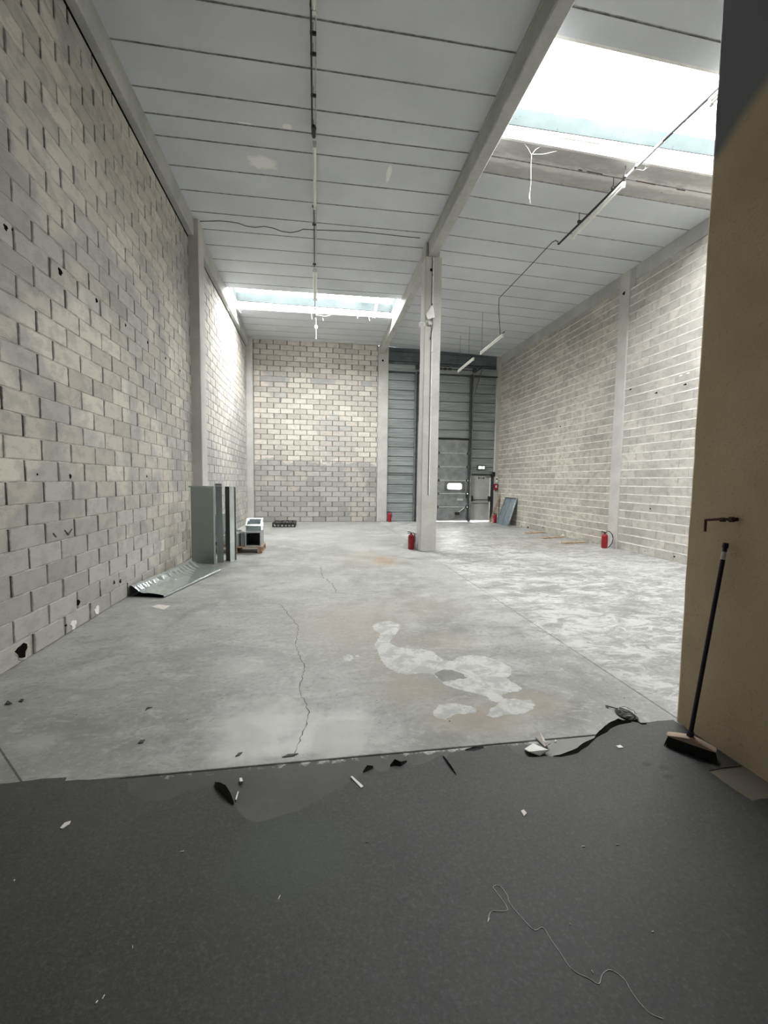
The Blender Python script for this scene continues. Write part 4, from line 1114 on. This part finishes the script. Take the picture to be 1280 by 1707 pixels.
# 6 black plastic pallet at the far wall
bp_ = empty('plastic_pallet', (-1.09, 15.3, 0), label='small black plastic pallet on the floor before the far block wall', cat='pallet')
X0, X1, Y0, Y1 = -1.49, -.70, 15.08, 15.95
for y in (Y0, Y1-.04):
    part(MB().cbox(X0, X1, y, y+.04, .12, .16, .004), 'deck_rail', 'black_plastic', bp_)
    part(MB().cbox(X0, X1, y, y+.04, 0, .03, .004), 'skid', 'black_plastic', bp_)
    for i in range(7):
        a = X0+(X1-X0-.05)*i/6
        part(MB().cbox(a, a+.05, y, y+.04, .03, .12, .004), 'strut', 'black_plastic', bp_)
for i in range(5):
    a = X0+(X1-X0-.06)*i/4
    part(MB().cbox(a, a+.06, Y0+.04, Y1-.04, .125, .16, .004), 'deck_slat', 'black_plastic', bp_)
for y in (15.35, 15.62):
    part(MB().cbox(X0+.06, X1-.06, y, y+.05, .09, .124, .004), 'cross_bar', 'black_plastic', bp_)
part(MB().cbox(X1-.03, X1+.0, Y0+.04, Y1-.04, .03, .12, .004), 'side_web', 'black_plastic', bp_)

# 7 grey panel leaning on the right wall
lp = empty('metal_sheet', (7.2, 15.5, 0), label='blue-grey metal panel with a middle rib leaning against the right wall', cat='panel')
def LP(v, w, out=0.0):     # v: along y (0 far,1 near), w: up the panel
    b0 = Vector((7.15, 16.05, 0)).lerp(Vector((7.24, 15.18, 0)), v)
    t0 = Vector((7.55, 16.12, 1.06)).lerp(Vector((7.56, 15.14, 1.06)), v)
    q = b0.lerp(t0, w); n_ = Vector((-.93, 0, .36))
    return q+n_*out
def lpbox(v0, v1, w0, w1, o0, o1):
    vs = [LP(v, w, o) for o in (o0, o1) for v, w in ((v0, w0), (v1, w0), (v1, w1), (v0, w1))]
    return MB().add(vs, [(0,1,2,3),(7,6,5,4),(0,4,5,1),(1,5,6,2),(2,6,7,3),(3,7,4,0)])
part(lpbox(0, 1, 0, 1, -.03, .0), 'sheet', 'grille_blue', lp)
for v0, v1, w0, w1, mt in ((0, .03, 0, 1, 'track_steel'), (.97, 1, 0, 1, 'galvanised_bright'), (.03, .97, .965, 1, 'dark_steel'), (.03, .97, 0, .02, 'track_steel'), (.485, .515, .02, .965, 'galvanised_bright')):
    part(lpbox(v0, v1, w0, w1, .0, .014), 'frame_bar' if v0 != .485 else 'rib', mt, lp)
# 8 boards leaning by the exit door
def lean_board(label, P, Q, wx, wy):
    P, Q = Vector(P), Vector(Q)
    o = empty('leaning_board', P, label=label, cat='board', group='boards by the exit door')
    vs = [P, P+Vector((wx, 0, 0)), P+Vector((wx, wy, 0)), P+Vector((0, wy, 0)), Q, Q+Vector((wx, 0, 0)), Q+Vector((wx, wy, 0)), Q+Vector((0, wy, 0))]
    part(MB().add(vs, [(0,3,2,1),(4,5,6,7),(0,1,5,4),(1,2,6,5),(2,3,7,6),(3,0,4,7)]), 'plank', 'pine_wood', o)
    part(MB().box(Q.x-.0, Q.x+wx, Q.y-.002, Q.y+wy, Q.z-.0, Q.z+.004), 'end_grain', 'pallet_wood', o)
lean_board('light wooden board leaning in the corner, nearest the exit door', (7.11, 16.62, 0), (7.52, 16.72, 1.10), .06, .028)
lean_board('light wooden board leaning in the corner, behind the red extinguisher', (7.22, 16.64, 0), (7.55, 16.76, .98), .022, .10)
# 9 planks on the floor along the right wall
for (a, b_, lab) in (((880, 890), (917, 888.5), 'short wooden plank on the floor by the right wall, furthest of three'), ((906, 898.5), (951, 896), 'short wooden plank on the floor by the right wall, middle of three'), ((942, 907), (986, 904.5), 'short wooden plank on the floor by the right wall, nearest of three')):
    A = fl(*a); B_ = fl(*b_); B_.x = min(B_.x, XR-.05)
    d = (B_-A).normalized(); ang = math.atan2(d.y, d.x); L = (B_-A).length
    o = empty('floor_plank', A, ang, label=lab, cat='plank', group='planks along the right wall')
    MB().cbox(0, L, 0, .15, 0, .040, .004).build('board', 'pine_wood', o)
    MB().cbox(L*.25, L*.25+.06, .02, .13, .0405, .046, .002).build('paint_mark', 'pallet_wood', o)
    if 'furthest' not in lab: MB().cbox(L*.45, L, .17, .24, 0, .024, .004).build('batten', 'pine_wood', o)

# ---- electrical runs
def lamp(name, label, A, B_, drop, group, two=True, rods=(), rail=False):
    """bare batten with one or two fluorescent tubes below it"""
    A, B_ = Vector(A), Vector(B_); d = (B_-A).normalized(); sd = Vector((d.y, -d.x, 0)).normalized()
    o = empty(name, (A+B_)/2-Vector((0, 0, .12)), label=label, cat='lamp', group=group)
    def bar(w, h, z, a, b__, s_=0.0):
        vs = []
        for q in (a, b__):
            vs += [q+sd*(s_-w)+Vector((0, 0, z)), q+sd*(s_+w)+Vector((0, 0, z)), q+sd*(s_+w)+Vector((0, 0, z+h)), q+sd*(s_-w)+Vector((0, 0, z+h))]
        return MB().add(vs, [(0,1,2,3),(7,6,5,4),(0,4,5,1),(1,5,6,2),(2,6,7,3),(3,7,4,0)])
    bt = part(bar(.028, .045, 0, A, B_), 'batten', 'white_plastic', o)
    for s_ in ((-.032, .032) if two else (0,)):
        part(MB().tube([A+sd*s_+d*.04-Vector((0, 0, .028)), B_+sd*s_-d*.04-Vector((0, 0, .028))], .018, 10), 'fluorescent_tube', 'white_plastic', o, True)
    for q in (A+d*.02, B_-d*.02):
        part(bar(.055 if two else .022, .06, -.052, q-d*.02, q+d*.02), 'lampholder', 'white_plastic', bt)
    for q in rods:
        q = Vector(q); part(MB().tube([q, (q.x, q.y, zc(q.x)+.004)], .006, 6), 'hanger_rod', 'track_steel', o)
    if rail: part(MB().tube([A-d*.12+Vector((0, 0, .06)), B_+d*.12+Vector((0, 0, .06))], .013, 8), 'rail', 'cord', o)
    return o
ZL = 6.80
def cl_y(y): return at(524.5, y, 'z', ZL).y
xl_ = at(524.5, 300, 'z', ZL).x
gL = 'fluorescent lamps of the left bay'
lamp('fluorescent_lamp', 'bare fluorescent tube lamp in the left bay, nearest at the top edge', (xl_, cl_y(-60), ZL), (xl_, cl_y(17), ZL), 0, gL, False)
lamp('fluorescent_lamp', 'bare fluorescent tube lamp in the middle of the left bay ceiling', (xl_, cl_y(240), ZL), (xl_, cl_y(345), ZL), 0, gL, False)
lamp('fluorescent_lamp', 'twin-tube fluorescent lamp just before the left skylight', (xl_, cl_y(450), ZL), (xl_, cl_y(498), ZL), 0, gL, True)
cd = empty('conduit_run', (xl_, 8, ZL), label='thin dark cable conduit running down the middle of the left bay ceiling', cat='conduit')
cx = xl_-.035
for dx, ya, yb in ((0, -60, 232), (.02, 346, 449), (.03, 498, 532)):
    part(MB().tube([(cx+dx, cl_y(ya), ZL+.06), (cx+dx, cl_y(yb), ZL+.06)], .012, 8), 'tube', 'cord', cd, True)
for dx, ya, yb in ((.055, 20, 232), (.06, 346, 440)):
    part(MB().tube([(cx+dx, cl_y(ya), ZL+.10), (cx+dx, cl_y(yb), ZL+.10)], .010, 8), 'pale_cable', 'seal_white', cd, True)
for yy in (20, 66, 100, 168, 222, 350, 380, 445):
    y = cl_y(yy)
    part(MB().cbox(cx-.015, cx+.06, y-.012, y+.012, ZL+.045, ZL+.085, .004), 'clip', 'cord', cd)
    part(MB().tube([(cx+.02, y, ZL+.08), (cx+.02, y, zc(cx)+.003)], .005, 6), 'hanger_rod', 'track_steel', cd)
y0, y1 = cl_y(216), cl_y(233)
part(MB().tube([(cx+.02, y0, ZL+.05), (cx+.025, y1, ZL+.04)], .028, 8), 'cable_bundle', 'cord', cd)
# drop with a small white box beyond the skylight
bl = empty('ceiling_socket', (xl_+.03, cl_y(540), 6.55), label='small white socket hanging on a cord beyond the left skylight', cat='socket')
y = cl_y(533)
part(MB().tube([(xl_+.02, y, ZL+.06), (xl_+.03, y+.1, 6.72), (xl_+.03, y+.15, 6.64)], .010, 6), 'cord', 'white_thread', bl)
part(MB().lathe([(.02, .06), (.045, .05), (.055, 0), (.04, -.04), (.015, -.05)], 12, Matrix.Translation((xl_+.03, y+.15, 6.62))), 'body', 'white_plastic', bl, True)
part(MB().tube([(xl_+.03, y+.15, 6.57), (xl_+.03, y+.16, 6.25)], .007, 6), 'pull_cord', 'white_thread', bl)
# wavy cable stapled across the left ceiling
pts = []
for (x, y) in ((333, 367), (352, 367), (364, 366.5), (380, 368), (397, 371), (410, 376), (425, 378.5), (440, 377), (455, 380), (470, 386), (485, 388), (497, 386), (505, 382.5), (523, 384), (545, 385), (570, 386.5), (600, 388), (640, 393), (680, 398), (700, 400)):
    P = at(x, y, 'z', 6.97); P.z = zc(P.x)-.006; pts.append(P)
MB().tube(pts, .006, 6).build('ceiling_cable', 'cord', None, True, label='thin wavy dark cable crossing the left bay ceiling at the pillars', cat='cable')

# right bay
XC = 5.14
def rc(x, y): 
    P = at(x, y, 'x', XC); return P
A = rc(1195, 150); B_ = rc(932, 406)
zr = 6.775
kA = at(1215, 131, 'z', zr); kB = at(931, 407, 'z', zr)
cr = empty('conduit_run', (XC, 7, zr), label='straight metal conduit crossing below the right skylight', cat='conduit')
part(MB().tube([kA-Vector((0, 2.5, 0)), kA, at(1106, 234, 'z', zr), kB], .021, 8), 'tube', 'cord', cr, True)
part(MB().tube([at(1106, 234, 'z', zr), at(1042, 297, 'z', zr)], .025, 8), 'sleeve', 'seal_white', cr, True)
for (x, y) in ((1042, 295), (1022, 314), (965, 370), (1060, 278)):
    P = at(x, y, 'z', zr)
    part(MB().cbox(P.x-.03, P.x+.03, P.y-.02, P.y+.02, zr-.02, zr+.03, .004), 'clip', 'cord', cr)
    part(MB().tube([P, (P.x, P.y, zc(P.x)+.003)], .006, 6), 'hanger_rod', 'cord', cr)
gR = 'fluorescent lamps of the right bay'
pa = at(1040, 307, 'z', zr-.085); pb = at(955, 394, 'z', zr-.085)
lamp('fluorescent_lamp', 'long fluorescent lamp on the conduit just beyond the right skylight', pa, pb, 0, gR, False)
pa = at(1196, 160, 'z', zr-.13); pb = at(1183, 172, 'z', zr-.13)
lamp('fluorescent_lamp', 'end of a fluorescent lamp under the right skylight beside the partition', pa-Vector((0, .9, 0)), pb, 0, gR, False)
# cable on from the conduit to the far lamps
hook = [kB+Vector((0, .035, .01)), at(930, 403, 'z', zr+.04), at(926, 401, 'z', zr+.08), at(920, 404, 'z', zr+.09)]
pe = at(832, 497, 'z', 6.86)
L3a = at(838, 558, 'x', pe.x+.02)
MB().tube(hook+[at(880, 447, 'z', zr+.09), pe, pe.lerp(L3a, .15)+Vector((-.02, .02, -.1)), pe.lerp(L3a, .6)+Vector((-.06, 0, 0)), L3a+Vector((-.01, .15, .06))], .009, 8).build('lamp_cable', 'cord', None, True, label='dark cable running on from the conduit down to the far hanging lamps', cat='cable')
L3b = at(801, 588, 'x', L3a.x); L4a = at(789.5, 598, 'x', L3a.x); L4b = at(763.5, 619, 'x', L3a.x)
zl = (L3a.z+L3b.z+L4a.z+L4b.z)/4
def lv(x, y): return at(x, y, 'z', zl)
pa, pb, pc_, pd = lv(838, 559), lv(801, 589), lv(789.5, 598), lv(763.5, 619)
lamp('fluorescent_lamp', 'hanging fluorescent lamp before the cladding, nearer of the two', pa, pb, 0, gR, False, [pa.lerp(pb, .95)], True)
lamp('fluorescent_lamp', 'hanging fluorescent lamp before the cladding, further of the two', pc_, pd, 0, gR, False, [pc_.lerp(pd, .3), pc_.lerp(pd, .9)], True)
# ---- fittings on the central pillar
P = at(722, 430, 'y', PY0-.02); Q = at(714.5, 824, 'y', PY0-.02)
pc = empty('pillar_conduit', (Q.x, PY0, Q.z), label='thin white conduit running down the front of the central pillar', cat='conduit')
part(MB().tube([(P.x+.005, PY0-.014, 6.68), (Q.x+.005, PY0-.014, Q.z)], .013, 10), 'tube', 'white_plastic', pc, True)
part(MB().tube([(P.x-.013, PY0-.005, 6.68), (Q.x-.013, PY0-.005, Q.z-.02)], .004, 8), 'cable', 'cord', pc, True)  # thin dark line added as the conduit's shadow, not a real cable
for z in (6.3, 5.6, 4.6, 3.6, 2.6, 1.7):
    part(MB().cbox(Q.x-.02, Q.x+.025, PY0-.030, PY0, z-.012, z+.012, .003), 'clip', 'seal_white', pc)
def jbox(label, x, y, w, h, name='junction_box'):
    P = at(x, y, 'y', PY0-.03)
    o = empty(name, (P.x, PY0, P.z-h/2), label=label, cat='junction box', group='white boxes on the central pillar')
    MB().cbox(-w/2, w/2, -.05, 0, 0, h, .006).build('box', 'white_plastic', o)
    MB().cbox(-w/2+.008, w/2-.008, -.056, -.05, .008, h-.008, .003).build('lid', 'seal_white', o)
jbox('white junction box on the left edge of the central pillar', 703, 541, .12, .10)
jbox('white junction box on the pillar front beside the conduit', 716.5, 539, .10, .07)
P = at(716, 510, 'y', PY0-.03)
pts = [(at(x, y, 'y', PY0-.03)) for (x, y) in ((720, 508), (709.5, 524), (713, 533), (722, 530), (725, 529), (721.5, 510))]
o = empty('torn_paper', (P.x, PY0, P.z), label='torn white paper hanging on the conduit of the central pillar', cat='paper')
mb = MB(); mb.add([p+Vector((0, -.01*(i % 2), 0)) for i, p in enumerate(pts)]+[p+Vector((0, .003-.01*(i % 2), 0)) for i, p in enumerate(pts)], [tuple(range(6)), tuple(range(6, 12))]+[(i, (i+1) % 6, 6+(i+1) % 6, 6+i) for i in range(6)])
part(mb, 'sheet', 'white_paper', o)
part(MB().tube([at(720.5, 506, 'y', PY0-.03), at(721, 545, 'y', PY0-.03), at(717, 566, 'y', PY0-.03)], .008, 6), 'loose_wire', 'cord', o)

# ---- cobwebs
def cobweb(label, strands, r=.006):
    o = empty('cobweb', strands[0][0], label=label, cat='cobweb', group='dusty cobwebs under the skylights')
    for s_ in strands:
        part(MB().tube(s_, [r*.3*(1.2 if i % 2 else .8) for i in range(len(s_))], 5), 'strand', 'cobweb', o, True)
def cp(x, y, Y): return at(x, y, 'y', Y)
Y_ = 6.70
cobweb('long cobweb thread hanging from the edge of the right skylight', [[cp(872, 237, Y_), cp(880, 247, Y_), cp(886, 258, Y_), cp(885, 280, Y_), cp(885, 300, Y_), cp(883, 325, Y_), cp(884, 340, Y_)], [cp(886, 258, Y_), cp(893, 249, Y_), cp(903, 243, Y_)], [cp(888, 257, Y_), cp(905, 257, Y_), cp(927, 252, Y_)], [cp(882, 322, Y_), cp(882, 332, Y_)]], .007)
cobweb('small curled cobweb beside the conduit at the right skylight', [[cp(1060, 282, Y_), cp(1072, 284, Y_), cp(1082, 277, Y_), cp(1094, 273, Y_)], [cp(1074, 283, Y_), cp(1077, 275, Y_)]], .006)
Y_ = 14.2
cobweb('cobweb in the left corner of the left skylight', [[cp(395, 509, Y_), cp(400, 519, Y_), cp(406, 514, Y_)], [cp(396, 514, Y_), cp(402, 522, Y_)], [cp(400, 512, Y_), cp(409, 513, Y_)]], .010)
cobweb('cobweb around the cord in the middle of the left skylight', [[cp(527, 525, Y_), cp(540, 527, Y_), cp(550, 526, Y_)], [cp(538, 530, Y_), cp(539, 535, Y_)], [cp(519, 520, Y_), cp(520, 532, Y_)], [cp(527, 525, Y_), cp(526, 518, Y_)]], .010)
cobweb('cobweb tufts hanging near the right end of the left skylight', [[cp(615, 529, Y_), cp(616, 535, Y_)], [cp(596, 527, Y_), cp(596, 531, Y_)], [cp(653, 550, 12.5), cp(653.5, 554, 12.5)]], .014)
cobweb('cobweb on the left edge beam near the left skylight', [[cp(377, 506, 13.2), cp(379, 514, 13.2), cp(382, 518, 13.2)], [cp(379, 510, 13.2), cp(383, 514, 13.2)]], .016)

# ---- litter on the floor
def scrap(label, cat, name, mat, pxs, th=.003, lift=0.0, group=None, base=.005):
    P = [fl(*q) for q in pxs]; c_ = sum(P, Vector())/len(P)
    o = empty(name, (c_.x, c_.y, 0), label=label, cat=cat, group=group) if False else None
    n = len(P)
    vs = [Vector((p.x-c_.x, p.y-c_.y, base+(lift if i % 2 else 0))) for i, p in enumerate(P)]
    vs += [v+Vector((0, 0, th)) for v in vs]
    ob = MB().add(vs, [tuple(reversed(range(n))), tuple(range(n, 2*n))]+[(i, (i+1) % n, n+(i+1) % n, n+i) for i in range(n)]).build(name, mat, None, label=label, cat=cat, group=group)
    ob.location = (c_.x, c_.y, 0)
    return ob
scrap('white stick-like paper strip on the black membrane near its torn edge', 'paper', 'paper_strip', 'white_paper', [(584, 1297), (587, 1296), (606, 1313), (602, 1316)], .004)
scrap('small white paper scrap beside the first curled flap', 'paper', 'paper_scrap', 'white_paper', [(399, 1302), (403, 1301), (405, 1307), (400, 1308)], .012)
scrap('crumpled silver paper by the torn edge near the joint', 'paper', 'crumpled_paper', 'white_paper', [(874, 1251), (888, 1247), (902, 1249), (914, 1258), (900, 1262), (882, 1261)], .006, .02)
scrap('bent pale paper strip resting on the crumpled paper', 'paper', 'paper_strip', 'pale_sticker', [(892, 1231), (899, 1229), (912, 1243), (917, 1249), (908, 1247)], .006, .03)
scrap('tiny white paper chip beyond the crumpled paper', 'paper', 'paper_chip', 'white_paper', [(924, 1236), (928, 1235), (926, 1239)], .004)
scrap('white paper chip on the membrane right of the torn edge', 'paper', 'paper_chip', 'white_paper', [(1027, 1245), (1034, 1244), (1039, 1248), (1031, 1249)], .004)
scrap('pale stick lying left on the black membrane', 'litter', 'wood_splinter', 'pale_sticker', [(100, 1383), (108, 1374), (118, 1371), (116, 1376), (104, 1384)], .004)
scrap('grey lint scrap in the middle right of the membrane', 'litter', 'lint_scrap', 'pale_sticker', [(868, 1354), (873, 1352), (878, 1358), (873, 1363)], .004)
scrap('pale twig on the membrane below the first curled flap', 'litter', 'twig', 'white_paper', [(392, 1335), (396, 1322), (398, 1322), (394, 1336)], .004)
scrap('black leaf-shaped scrap on the concrete at the far left', 'litter', 'leaf_scrap', 'black_plastic', [(31, 1170), (36, 1166), (40, 1167), (37, 1171)], .004, 0, None, .002)
scrap('grey torn scrap on the concrete at the left edge', 'litter', 'torn_scrap', 'dark_steel', [(8, 1175), (13, 1171), (21, 1174), (12, 1176)], .004, .01, None, .002)
scrap('V-shaped dark twig on the concrete left of the crack', 'litter', 'twig', 'black_plastic', [(242, 1186), (245, 1180), (254, 1180), (246, 1182)], .004, 0, None, .002)
scrap('dark leaf-shaped scrap on the concrete near the joint', 'litter', 'leaf_scrap', 'dark_steel', [(230, 1240), (234, 1235), (242, 1234), (238, 1239)], .004, 0, None, .002)
scrap('thin dark splinter on the concrete just beyond the joint', 'litter', 'wood_splinter', 'black_plastic', [(392, 1262), (398, 1256), (404, 1255), (399, 1260)], .004, 0, None, .002)
scrap('crumb of dark clay at the foot of the crack', 'litter', 'clay_crumb', 'black_plastic', [(470, 1263), (480, 1258), (497, 1257), (488, 1261)], .003, 0, None, .002)
scrap('flat pale cardboard scrap on the concrete beside the crumpled duct shell', 'cardboard', 'cardboard_scrap', 'pale_sticker', [(252, 1012), (264, 1008), (284, 1010), (272, 1017)], .003, 0, None, .001)
rnd = random.Random(21)
for i in range(20):
    if i < 12: x, y, mt, lab, grp = rnd.uniform(20, 1240), rnd.uniform(1340, 1690), 'white_paper' if i % 3 else 'pale_sticker', 'tiny pale crumb of litter on the black membrane', 'pale crumbs on the membrane'
    else: x, y, mt, lab, grp = rnd.uniform(60, 1080), rnd.uniform(1090, 1215), 'black_plastic', 'tiny dark crumb of litter on the grey concrete', 'dark crumbs on the concrete'
    P = fl(x, y); a = rnd.uniform(0, 3.1); l = rnd.uniform(.003, .008); w = rnd.uniform(.001, .0022)
    ob = MB().cbox(-l, l, -w, w, 0, .003, .0008).build('litter_crumb', mt, None, label=lab, cat='litter', group=grp)
    ob.location = (P.x, P.y, .005 if i < 12 else .0005); ob.rotation_euler = (0, 0, a)
# black net bag on the concrete beside the membrane
nb_ = empty('net_bag', fl(1046, 1192), label='crumpled shiny black plastic net beyond the torn membrane edge', cat='plastic bag')
g = []
cA, cB = fl(1028, 1184), fl(1062, 1203)
d = (cB-cA); sd = Vector((-d.y, d.x, 0)).normalized()
for i in range(11):
    row = []
    for j in range(7):
        u, v = i/10, j/6-.5
        w = .075*math.sin(math.pi*(.08+.86*u))**.7
        q = cA+d*u+sd*(v*w*1.6)
        q.z = .003+.03*math.sin(math.pi*(v+.5))*math.sin(math.pi*(.1+.8*u))+rnd.uniform(0, .010)
        row.append(q)
    g.append(row)
part(MB().sheet(g, .0015), 'film', 'black_plastic', nb_, False)
part(MB().tube([cA+Vector((0, 0, .012)), fl(1020, 1179, .012), fl(1009, 1176, .008), fl(1014, 1180, .006)], .004, 6), 'string', 'black_plastic', nb_)
part(MB().tube([cB+Vector((0, 0, .006)), fl(1068, 1206, .008), fl(1077, 1206, .007)], .005, 6), 'knot', 'black_plastic', nb_)
for k in range(3):
    pts = [cA+d*u+sd*((k-1)*.045*math.sin(math.pi*u))+Vector((0, 0, .038+.006*math.sin(u*20+k))) for u in [q/8 for q in range(1, 8)]]
    part(MB().tube(pts, .0018, 5), 'net_strand', 'black_plastic' if k else 'galvanised_bright', nb_)
# white string on the membrane
sp = [(816, 1530), (813, 1536), (818, 1520), (832, 1519), (845, 1518), (843, 1508), (826, 1485), (822, 1478), (832, 1476), (845, 1492), (850, 1506), (868, 1528), (890, 1550), (905, 1546), (918, 1566), (935, 1590), (948, 1610), (962, 1622), (980, 1630), (998, 1640), (1004, 1624), (1018, 1617), (1040, 1632), (1052, 1652), (1068, 1674), (1085, 1690), (1110, 1700)]
pts = []
ctrl = [fl(x, y, .006) for x, y in sp]
for i in range(len(ctrl)-1):
    p0 = ctrl[max(i-1, 0)]; p1 = ctrl[i]; p2 = ctrl[i+1]; p3 = ctrl[min(i+2, len(ctrl)-1)]
    for k in range(4):
        u = k/4
        pts.append(.5*((2*p1)+(p2-p0)*u+(2*p0-5*p1+4*p2-p3)*u*u+(3*p1-p0-3*p2+p3)*u**3))
MB().tube(pts, .0010, 5).build('thread', 'white_thread', None, True, label='thin white thread trailing across the black membrane at the bottom right', cat='thread')
